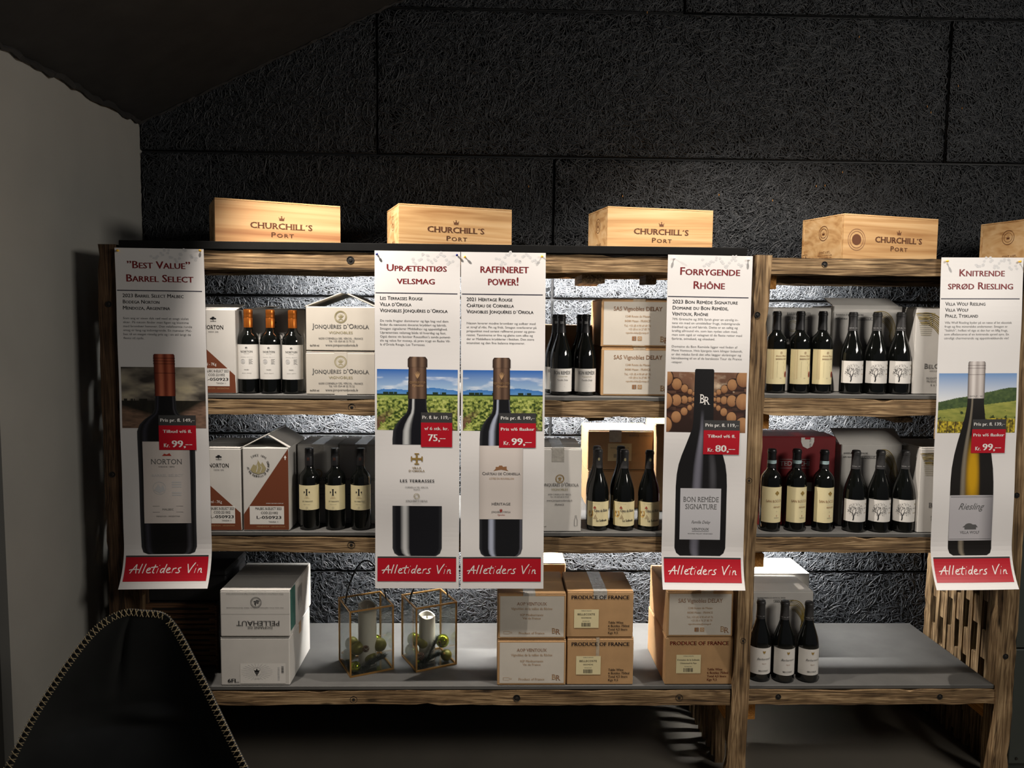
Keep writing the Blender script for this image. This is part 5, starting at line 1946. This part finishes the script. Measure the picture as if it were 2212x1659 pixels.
def metalf(a, bcol, c):
    def f(t, y):
        o = mix3(C3(*a), C3(*bcol), 1 - ((t + .35) / .3) ** 2)
        o = mix3(o, C3(*bcol), (1 - ((t - .45) / .25) ** 2) * .6)
        return mix3(o, C3(*c), (np.abs(t) - .75) * 4)
    return f


def btl_norton(P):
    cx = 95
    P.shape([(225, 20), (312, 21), (340, 22.5), (350, 27), (362, 44), (374, 55), (388, 60), (400, 60), (640, 58), (652, 54), (656, 44)], dark((14, 13, 14), ((.78, .07, (66, 66, 72)), (-.72, .10, (52, 52, 62)))), cx, 2, sub=4)
    P.shape([(222, 20), (225, 22), (300, 21.5), (312, 21.5)], metalf((122, 52, 34), (196, 112, 82), (70, 26, 16)), cx, 3)
    for y in (230, 236, 242, 262):
        P.shape([(y, 22.6), (y + 1.6, 22.6)], metalf((84, 34, 22), (150, 80, 56), (50, 20, 12)), cx, 4, sub=1)
    P.shape([(410, 49), (588, 49)], lambda t, y: mix3(C3(212, 204, 198), C3(150, 146, 146), (t - .55) * 1.6) * .92, cx - 1, 3)
    P.text('NORTON', cx - 1, 459, 11, INKGREY, 4, serif=True, width=66)
    P.poly([(cx - 10, 441), (cx - 5, 436), (cx, 438), (cx + 6, 435), (cx + 10, 441)], INKREDK, 4)
    P.text('DESDE 1895', cx - 1, 466, 2.6, INKGREY, 4, width=34)
    P.text('BARREL SELECT', cx, 486, 5, INKPALE, 4, width=66, serif=True)
    P.ring(cx - 17, 511, 14, 1.2, INKPALE, 4); P.poly([(cx - 28, 516), (cx - 20, 503), (cx - 14, 510), (cx - 9, 504), (cx - 5, 516), (cx - 17, 522)], INKPALE, 4)
    for i in range(3):
        P.rect(cx + 9, 497 + i * 5, cx + 29, 499.4 + i * 5, INKPALE, 4)
    for i in range(2):
        P.rect(cx + 9, 520 + i * 5, cx + 29, 522.4 + i * 5, INKPALE, 4)
    P.rect(cx - 32, 550, cx + 32, 550.7, INKGREY, 4); P.text('MALBEC', cx, 559.5, 4, INKGREY, 4, width=24, serif=True); P.rect(cx - 32, 563, cx + 32, 563.7, INKGREY, 4)
    P.text('MENDOZA - ARGENTINA', cx, 574, 2.8, INKGREY, 4, width=50)


BXTOP = [(223, 17), (226, 19.5), (228, 20), (245, 20)]


def btl_terr(P):
    cx = 92
    f = dark((17, 18, 24), ((-.50, .15, (206, 208, 208)),))
    P.shape([(313, 19.5), (334, 20.5), (344, 24), (356, 36), (368, 45.5), (382, 52.5), (400, 54), (412, 54)], dark((17, 18, 24), ((-.45, .16, (205, 208, 208)),)), cx, 2, cols=27, sub=4)
    P.shape([(546, 54), (640, 54), (651, 50), (657, 41)], f, cx, 2, cols=27, sub=4)
    P.shape([(226, 18), (245, 19), (313, 20.5)], metalf((78, 58, 46), (124, 98, 80), (40, 28, 22)), cx, 3)
    P.shape([(223, 17), (226, 19.6), (228, 21), (245, 21)], metalf((70, 52, 42), (132, 106, 86), (36, 26, 20)), cx, 4, sub=2)
    emb(P, cx, 268)
    c = 91
    P.rect(c - 2, 434, c + 2, 452, INKGOLD, 4); P.rect(c - 10.5, 441, c + 10.5, 445, INKGOLD, 4)
    for dx in (-11.5, 11.5):
        P.rect(c + dx - 1.3, 437.5, c + dx + 1.3, 448.5, INKGOLD, 4)
    for dy in (432, 454):
        P.rect(c - 5, dy - 1.3, c + 5, dy + 1.3, INKGOLD, 4)
    P.text('VILLA', c, 465, 4.6, INKGOLD, 4, width=20, bold=.01); P.text('D´ORIOLA', c, 471.5, 4.6, INKGOLD, 4, width=35, bold=.01)
    P.text('LES TERRASSES', c + 1, 494, 6.2, INKBLACK, 4, width=75, bold=.03, sp=.1)
    P.text('CORNEILLA DEL VERCOL', c, 506.5, 3, INKGREY, 4, width=51); P.text('FRANCE', c, 511, 2.2, INKGREY, 4, width=14)
    P.ring(c, 524.5, 6.4, .9, INKOLIVE, 4); P.ring(c, 524.5, 4, .6, INKOLIVE, 4)
    P.text('JONQUÈRES D’ORIOLA', c, 537, 4, INKGREY, 4, width=47, serif=True); P.text('VIGNOBLES', c, 540.5, 1.8, INKPALE, 4, width=20)


def emb(P, cx, y):
    for k in range(5):
        a = math.radians(50 + k * 20)
        P.stroke([(cx, y + 2), (cx + 4 * math.cos(a), y - 5 * math.sin(a)), (cx + 9 * math.cos(a), y - 14 * math.sin(a))], [.8, 2.0, .6], INKKRAFT, 5)
    P.text('QUÈRES D’O', cx, y + 12, 4.4, INKKRAFT, 5, serif=True, width=34, bold=.01)
    P.text('Vignobles', cx, y + 19, 5, INKKRAFT, 5, width=25, shear=.4)


def btl_corn(P):
    cx = 89
    P.shape([(313, 18), (334, 19), (344, 22), (356, 33), (368, 41), (382, 46.5), (400, 47.5), (640, 47.5), (651, 44), (657, 36)], dark((17, 18, 22), ((-.45, .16, (176, 184, 204)), (.93, .05, (90, 90, 100)))), cx, 2, cols=27, sub=4)
    P.shape([(226, 17), (245, 18), (313, 18.8)], metalf((78, 58, 46), (124, 98, 80), (40, 28, 22)), cx, 3)
    P.shape([(223, 16), (226, 18.4), (228, 19.4), (245, 19.4)], metalf((70, 52, 42), (132, 106, 86), (36, 26, 20)), cx, 4, sub=2)
    emb(P, cx, 268)
    P.shape([(413, 47.6), (575, 47.6)], lambda t, y: mix3(C3(216, 208, 202) + 0 * t[..., None], C3(196, 188, 182), (np.abs(t) - .7) * 3), cx, 3)
    P.poly([(cx - 17, 468), (cx - 12, 463), (cx - 12, 459), (cx - 6, 459), (cx - 4, 456), (cx + 2, 456), (cx + 4, 459), (cx + 12, 458), (cx + 12, 464), (cx + 16, 468), (cx, 465)], INKBROWN, 4)
    P.text('Château de Corneilla', cx, 477, 6.6, INKGREY, 4, serif=True, small=True, width=84, bold=.01)
    P.text('CÔTES DU ROUSSILLON', cx + 1, 487, 4, INKKRAFT, 4, serif=True, width=55)
    P.text('HÉRITAGE', cx, 544, 5.6, INKGREY, 4, serif=True, width=42, bold=.01)
    P.text('JONQUÈRES D’ORIOLA', cx, 561, 4, INKGREY, 4, serif=True, width=42)
    for k in range(5):
        a = math.radians(50 + k * 20)
        P.stroke([(cx, 560), (cx + 5 * math.cos(a), 560 - 8 * math.sin(a))], 1, INKREDK, 4)
    P.text('Vignobles', cx, 567, 3.4, INKREDK, 4, width=17, shear=.4)


def btl_br(P):
    cx = 86
    rows = [(243, 19), (246, 21), (354, 22), (372, 24), (392, 31), (412, 38.5), (432, 46), (452, 52), (474, 55.5), (500, 57), (520, 57), (638, 57), (649, 53), (655, 45)]

    def f(t, y):
        o = np.zeros(t.shape + (3,)) + C3(16, 15, 17)
        k = (1 - ((t + .12 - (y - 350) * -.0004) / .2) ** 2) * ((y - 330) / 60).clip(0, 1) * ((470 - np.abs(y - 400) * .6) / 470)
        o = mix3(o, C3(128, 128, 142), k * .85)
        k2 = (1 - ((t - .45) / .16) ** 2) * (1 - ((y - 470) / 60) ** 2).clip(0, 1)
        return mix3(o, C3(92, 92, 98), k2 * .6)
    P.shape(rows, f, cx, 2, cols=33, sub=4)
    P.text('B', 82, 317, 19, INKWHITE, 4, serif=True, width=11); P.text('R', 92, 320, 17, INKWHITE, 4, serif=True, width=13)
    P.shape([(505, 45.5), (619, 45.5)], lambda t, y: C3(190, 190, 194) + 0 * t[..., None], cx - 1, 3)
    P.text('BON REMÈDE', cx, 535, 11, INKGREY, 4, serif=True, width=80)
    P.text('SIGNATURE', cx, 551, 11, INKGREY, 4, serif=True, width=71)
    P.text('Famille Delay', cx, 583, 6.5, INKGREY, 4, shear=.4, width=42)
    P.text('VENTOUX', cx, 598, 5, INKGREY, 4, serif=True, width=38, bold=.012)
    P.rect(cx - 19, 600, cx + 19, 600.7, INKGREY, 4)
    P.text('RHONE VALLEY VINEYARD', cx, 607, 2.4, INKGREY, 4, width=56)


def btl_wolf(P):
    cx = 88
    rows = [(300, 18), (320, 19), (345, 22.5), (370, 28), (400, 35.5), (430, 42), (460, 46.5), (490, 48.5), (520, 49), (640, 49), (650, 46), (655, 38)]

    def f(t, y):
        o = np.zeros(t.shape + (3,)) + C3(20, 17, 14)
        o = mix3(o, C3(150, 140, 122), (1 - ((t + .42) / .14) ** 2) * .7)
        o = mix3(o, C3(196, 150, 10), (1 - ((t - .02) / .36) ** 2) * (1 - ((y - 470) / 85) ** 2).clip(0, 1) * 1.2)
        return o
    P.shape(rows, f, cx, 2, cols=33, sub=4)
    P.shape([(224, 17), (227, 19), (305, 19)], metalf((176, 168, 164), (222, 216, 212), (90, 84, 82)), cx, 3)
    for y in (232, 238, 252):
        P.shape([(y, 19.6), (y + 1.2, 19.6)], metalf((130, 122, 120), (180, 172, 168), (80, 74, 72)), cx, 4, sub=1)
    P.text('WOLF · W', cx, 302, 3.6, INKGREY, 4, width=30)
    P.shape([(520, 49), (622, 48.5)], lambda t, y: mix3(C3(184, 182, 186) + 0 * t[..., None], C3(120, 118, 122), (t - .4) * 1.6), cx, 3)
    P.rect(cx - 47, 523, cx + 47, 523.8, INKGREY, 4); P.rect(cx - 47, 618, cx + 47, 618.8, INKGREY, 4)
    P.text('Riesling', cx - 2, 552, 14, INKGREY, 4, shear=.5, width=56)
    P.ellipse(cx - 3, 590, 10, 7, INKGREY, 4); P.rect(cx - 13, 590, cx + 13, 597, INKGREY, 4)
    P.poly([(cx - 18, 592), (cx - 10, 586), (cx + 12, 586), (cx + 17, 592)], INKGREY, 4)
    P.text('VILLA WOLF', cx - 1, 606.5, 6, INKGREY, 4, serif=True, width=44)


poster(1, (247.5, 535), (440, 538.5), (271, 1268), (460, 1266), (0.055, .86), 'poster headed Best Value, dimly lit, hung on the left post', (('”Best Value”', 42, 15, 132, 90), ('Barrel Select', 70, 15, 140, 91)),
       (('2023 Barrel Select Malbec', 127), ('Bodega Norton', 77), ('Mendoza, Argentina', 98)),
       (('Som ung er vinen dyb rød med et svagt violet', 136), ('skær. På næsen finder man figen og blomme', 136), ('med brombær henover. Den velafstemte runde', 143), ('smag er lang og indsmigrende. En mønster Mal-', 142), ('bec til en meget rimelig pris og i en stil langt de', 140), ('fleste vil nyde.', 43)),
       dict(pic=pic_dusk, bottle=btl_norton, tagx=(80, 158), tagy=11, tag=('Pris pr. fl. 149,–', 'Tilbud v/6 fl.', '99,–', True), subx=13))
poster(2, (809, 541), (994.5, 544), (811, 1270), (991, 1271), (0.006, .8), 'poster headed Uprætentiøs velsmag with a label as wide as the sheet', (('Uprætentiøs', 42, 14, 130, 90), ('velsmag', 69, 14, 82, 89)),
       (('Les Terrasses Rouge', 92), ('Villa d’Oriola', 68), ('Vignobles Jonquères d´Oriola', 146)),
       (('De røde frugter dominerer og lige bag ved dem', 148), ('finder du nænsomt doceret krydderi og lakrids.', 144), ('Smagen signalerer Middelhav og appetitlighed.', 146), ('Uprætentiøs velsmag både til hverdag og fest.', 143), ('Også denne vin beviser Roussillon’s sande potenti-', 153), ('ale og value for money, så prøv trygt en flaske Vil-', 152), ('la d’Oriola Rouge, Les Terrasses.', 98)),
       dict(pic=pic_vineyard, bottle=btl_terr, tagx=(100, 168), tag=('Pr. fl. kr. 119,–', 'v/ 6 stk. kr.', '75,–', False), subx=11))
poster(3, (996, 544), (1179, 546.5), (995, 1271), (1173.5, 1271), (0.008, .8), 'poster headed Raffineret power, with a cream castle label bottle', (('raffineret', 43, 17, 106, 94), ('power!', 69, 17, 68, 92)),
       (('2021 Héritage Rouge', 100), ('Château de Corneilla', 103), ('Vignobles Jonquères d´Oriola', 146)),
       (('Næsen leverer modne brombær og solbær med', 151), ('et strejf af ribs. Fin og frisk. Smagen overleverer på', 153), ('prispunktet med seriøst raffineret power og gene-', 151), ('røstet. Tanninerne er fine og glatte som silke og', 145), ('der er Middelhavs krydderier i finishen. Den store', 148), ('intensitet og den fine balance imponerer.', 128)),
       dict(pic=pic_vineyard, bottle=btl_corn, tagx=(84, 165), tag=('Pris pr. fl. 149,–', 'Pris v/6 flasker', '99,–', True), subx=12, body_y=152))
poster(4, (1443, 550), (1626, 553.5), (1427, 1270), (1603, 1272), (0.038, .86), 'poster headed Forrygende Rhône with barrel cellar picture, left of middle post', (('Forrygende', 42, 16, 132, 92), ('Rhône', 71, 16, 70, 91)),
       (('2023 Bon Remède Signature', 143), ('Domaine du Bon Remède,', 123), ('Ventoux, Rhône', 79)),
       (('70% Grenache og 30% Syrah giver en utrolig in-', 145), ('tens vin med en umiddelbar frugt, indsmigrende', 149), ('blødhed og et snif lakrids. Dette er en saftig og', 144), ('kraftig allround vin, som kan nydes uden mad,', 144), ('men som også er velegnet til de fleste retter med', 154), ('fjerkræ, svinekød, og oksekød.', 95), ('', 0), ('Domaine du Bon Remède ligger ved foden af', 144), ('Mont Ventoux. Hvis bjergets navn klinger bekendt,', 156), ('er det måske fordi det ofte lægger skråninger og', 153), ('hårnålesving til en af de barskeste Tour de France', 155), ('-etaper.', 25)),
       dict(pic=pic_cellar, bottle=btl_br, tagx=(87, 167), tagy=12, tag=('Pris pr. fl. 119,–', 'Tilbud v/6 fl.', '80,–', True), subx=12, body_y=138.5))
poster(5, (2034, 556), (2212, 556.5), (2007, 1270), (2182, 1268), (0.048, .86), 'poster headed Knitrende sprød with a vineyard hill picture, at right edge', (('Knitrende', 40, 15, 103, 92), ('sprød Riesling', 68, 15, 147, 90)),
       (('Villa Wolf Riesling', 90), ('Villa Wolf', 52), ('Pfalz, Tyskland', 74)),
       (('Villa Wolf Riesling byder på en næse af let eksotisk', 150), ('frugt og fine mineralske undertoner. Smagen er', 141), ('”lieblich”, hvilket vil sige at den har en liflig frugt,', 142), ('som afbalanceres af en knitrende sprød syre. En', 145), ('utroligt charmerende og appetitvækkende vin!', 145)),
       dict(pic=pic_hills, bottle=btl_wolf, tagx=(83, 159), tagy=9, tag=('Pris pr. fl. 139,–', 'Pris v/6 flasker', '99,–', True), subx=12, body_y=142))


# ------------------------------------------------------------------ push pins
def pin(px, py, m, label):
    q = at(px, py, 2.768)
    t = thing('push_pin', label, 'pin', (q.x, 2.778, q.z), 0, 'ball-headed pins')
    b = MB(); b.lathe([(0.0007, -0.03), (0.0007, 0.014)], PINS, n=6, M=Matrix.Rotation(math.pi / 2, 4, 'X')); b.build('needle', t)
    t.scale = (1, 0.55, 1)
    b = MB(); b.lathe([(0.0022, 0.002), (0.0032, 0.0025), (0.0032, 0.004), (0.0018, 0.006), (0.0018, 0.009), (0.003, 0.011), (0.0042, 0.013), (0.0042, 0.0165), (0.003, 0.019), (0.001, 0.020)], m, n=12, M=Matrix.Rotation(math.pi / 2, 4, 'X'))
    b.build('head', t, smooth=True)


for px, py, m, lab in ((253, 541, PINY, 'yellow pin at the upper left corner of the Best Value poster'), (431, 541, PINY, 'yellow pin at the upper right corner of the Best Value poster'),
                       (814, 549, PINB, 'blue pin at the upper left corner of the second poster'), (987, 551, PINB, 'blue pin at the upper right corner of the second poster'),
                       (1004, 555, PINY, 'yellow pin at the upper left corner of the Raffineret power poster'), (1171, 554, PINY, 'yellow pin at the upper right corner of the Raffineret power poster'),
                       (1457, 558, PINW, 'clear white pin at the upper left corner of the fourth poster'), (1618, 561, PINW, 'clear white pin at the upper right corner of the fourth poster'),
                       (2048, 564, PINY, 'yellow pin at the upper left corner of the rightmost poster'), (2205, 565, PINY, 'yellow pin at the upper right corner of the rightmost poster')):
    pin(px, py, m, lab)

# ------------------------------------------------------------------ leather sling chair
YC = 2.0
outl = [(-45, 1760), (18, 1668), (58, 1568), (103, 1485), (160, 1398), (196, 1358), (228, 1338), (262, 1328), (296, 1333), (328, 1333), (352, 1345), (378, 1372), (420, 1436), (470, 1515), (522, 1600), (560, 1655), (625, 1760)]
ptsO = []
for px, py in outl:
    q = at(px, py, YC); ptsO.append((q.x, q.z))
ptsO = smooth(ptsO, 2)
apex = max(range(len(ptsO)), key=lambda i: ptsO[i][1])
ch = thing('leather_chair', 'black leather sling chair with cream cross-stitched edge in the foreground', 'chair', (at(290, 1500, YC).x, YC, 0))
ox = ch.location.x


def lerp_side(side, z):
    P = ptsO[:apex + 1] if side == 0 else ptsO[apex:][::-1]
    for (xa_, za_), (xb_, zb_) in zip(P[:-1], P[1:]):
        if za_ <= z <= zb_:
            return xa_ + (xb_ - xa_) * (z - za_) / (zb_ - za_ + 1e-9)
    return P[0][0] if z < P[0][1] else P[-1][0]


zmax = ptsO[apex][1]; zmin = ptsO[0][1]


def bulge(u, z):
    h = (zmax - z)
    y = 0.05 - 0.22 * h + 0.10 * (1 - (2 * u - 1) ** 2) * min(1, h * 3)
    y += -0.026 * math.exp(-((u - .56) / .17) ** 2 - ((h - .30) / .022) ** 2)
    y += 0.012 * math.exp(-((u - .5) / .3) ** 2 - ((h - .30) / .035) ** 2)
    y += 0.006 * math.sin(u * 9 + h * 4) * min(1, h * 4)
    y += 0.008 * math.exp(-((u - .36 - h * .05) / .03) ** 2) * math.exp(-((h - .12) / .10) ** 2)
    y += 0.006 * math.exp(-((u - .78 - h * .12) / .02) ** 2) * math.exp(-((h - .36) / .06) ** 2) * -1
    return y


NR, NCc = 70, 40
vs = []; fs = []
for j in range(NR + 1):
    f = (j / NR) ** 1.6
    z = zmax - 0.0008 - (zmax - zmin) * f
    xl = lerp_side(0, z); xr = lerp_side(1, z)
    for i in range(NCc + 1):
        u = i / NCc
        vs.append((xl + (xr - xl) * u - ox, bulge(u, z), z))
# the seat continues below the frame, sagging forward
last = vs[-(NCc + 1):]
for k in range(1, 13):
    t_ = k / 12
    for i, (x, y, z) in enumerate(last):
        u = i / NCc
        zz = z - 0.26 * math.sin(t_ * math.pi * .5) + 0.12 * t_ ** 3
        vs.append((x * (1 + .05 * t_), y - 0.52 * (1 - math.cos(t_ * math.pi * .5)) - 0.05 * t_, zz + .06 * (2 * u - 1) ** 2 * t_))
rows = NR + 1 + 12
for j in range(rows - 1):
    for i in range(NCc):
        a = j * (NCc + 1) + i
        fs.append((a, a + NCc + 1, a + NCc + 2, a + 1))
b = MB(); b.add(vs, fs, LEATHER)
sling = b.build('sling', ch, smooth=True)
so = sling.modifiers.new('thick', 'SOLIDIFY'); so.thickness = 0.006; so.offset = 1
# cross stitches along the edge, one mesh shared
b = MB()
for sg in (-1, 1):
    b.tube([(-0.0042 * sg, -0.004, -0.0095), (0, -0.0058, 0), (0.0042 * sg, -0.004, 0.0095)], 0.0010, THREAD, n=5)
stm = b.mesh('stitch')
# arc-length walk
cum = [0]
for (xa_, za_), (xb_, zb_) in zip(ptsO[:-1], ptsO[1:]):
    cum.append(cum[-1] + math.hypot(xb_ - xa_, zb_ - za_))
s_ = 0.004; k = 0
while s_ < cum[-1]:
    while cum[k + 1] < s_:
        k += 1
    f = (s_ - cum[k]) / (cum[k + 1] - cum[k])
    xa_, za_ = ptsO[k]; xb_, zb_ = ptsO[k + 1]
    x = xa_ + (xb_ - xa_) * f; z = za_ + (zb_ - za_) * f
    ang = math.atan2(zb_ - za_, xb_ - xa_)
    nx_, nz_ = math.sin(ang), -math.cos(ang)
    u = 0.0 if k < apex else 1.0
    c = Vector((x + nx_ * 0.0075 - ox, bulge(u if zmax - z > 0.02 else .5, z) - 0.0035, z + nz_ * 0.0075))
    o = obj('stitch', stm, ch)
    o.location = c; o.rotation_euler = (0, -ang, 0)
    s_ += 0.0142
# steel frame
for sx in (-1, 1):
    b = MB()
    b.tube([(sx * 0.02, 0.09, zmax - 0.04), (sx * 0.12, 0.16, 0.72), (sx * 0.26, 0.28, 0.02)], 0.007, STEEL, n=8)
    b.tube([(sx * 0.26, 0.28, 0.02), (0, 0.0, 0.34), (-sx * 0.26, -0.45, 0.02)], 0.007, STEEL, n=8)
    b.tube([(-sx * 0.26, -0.45, 0.02), (-sx * 0.36, -0.50, 0.46)], 0.007, STEEL, n=8)
    b.build('leg', ch, smooth=True)
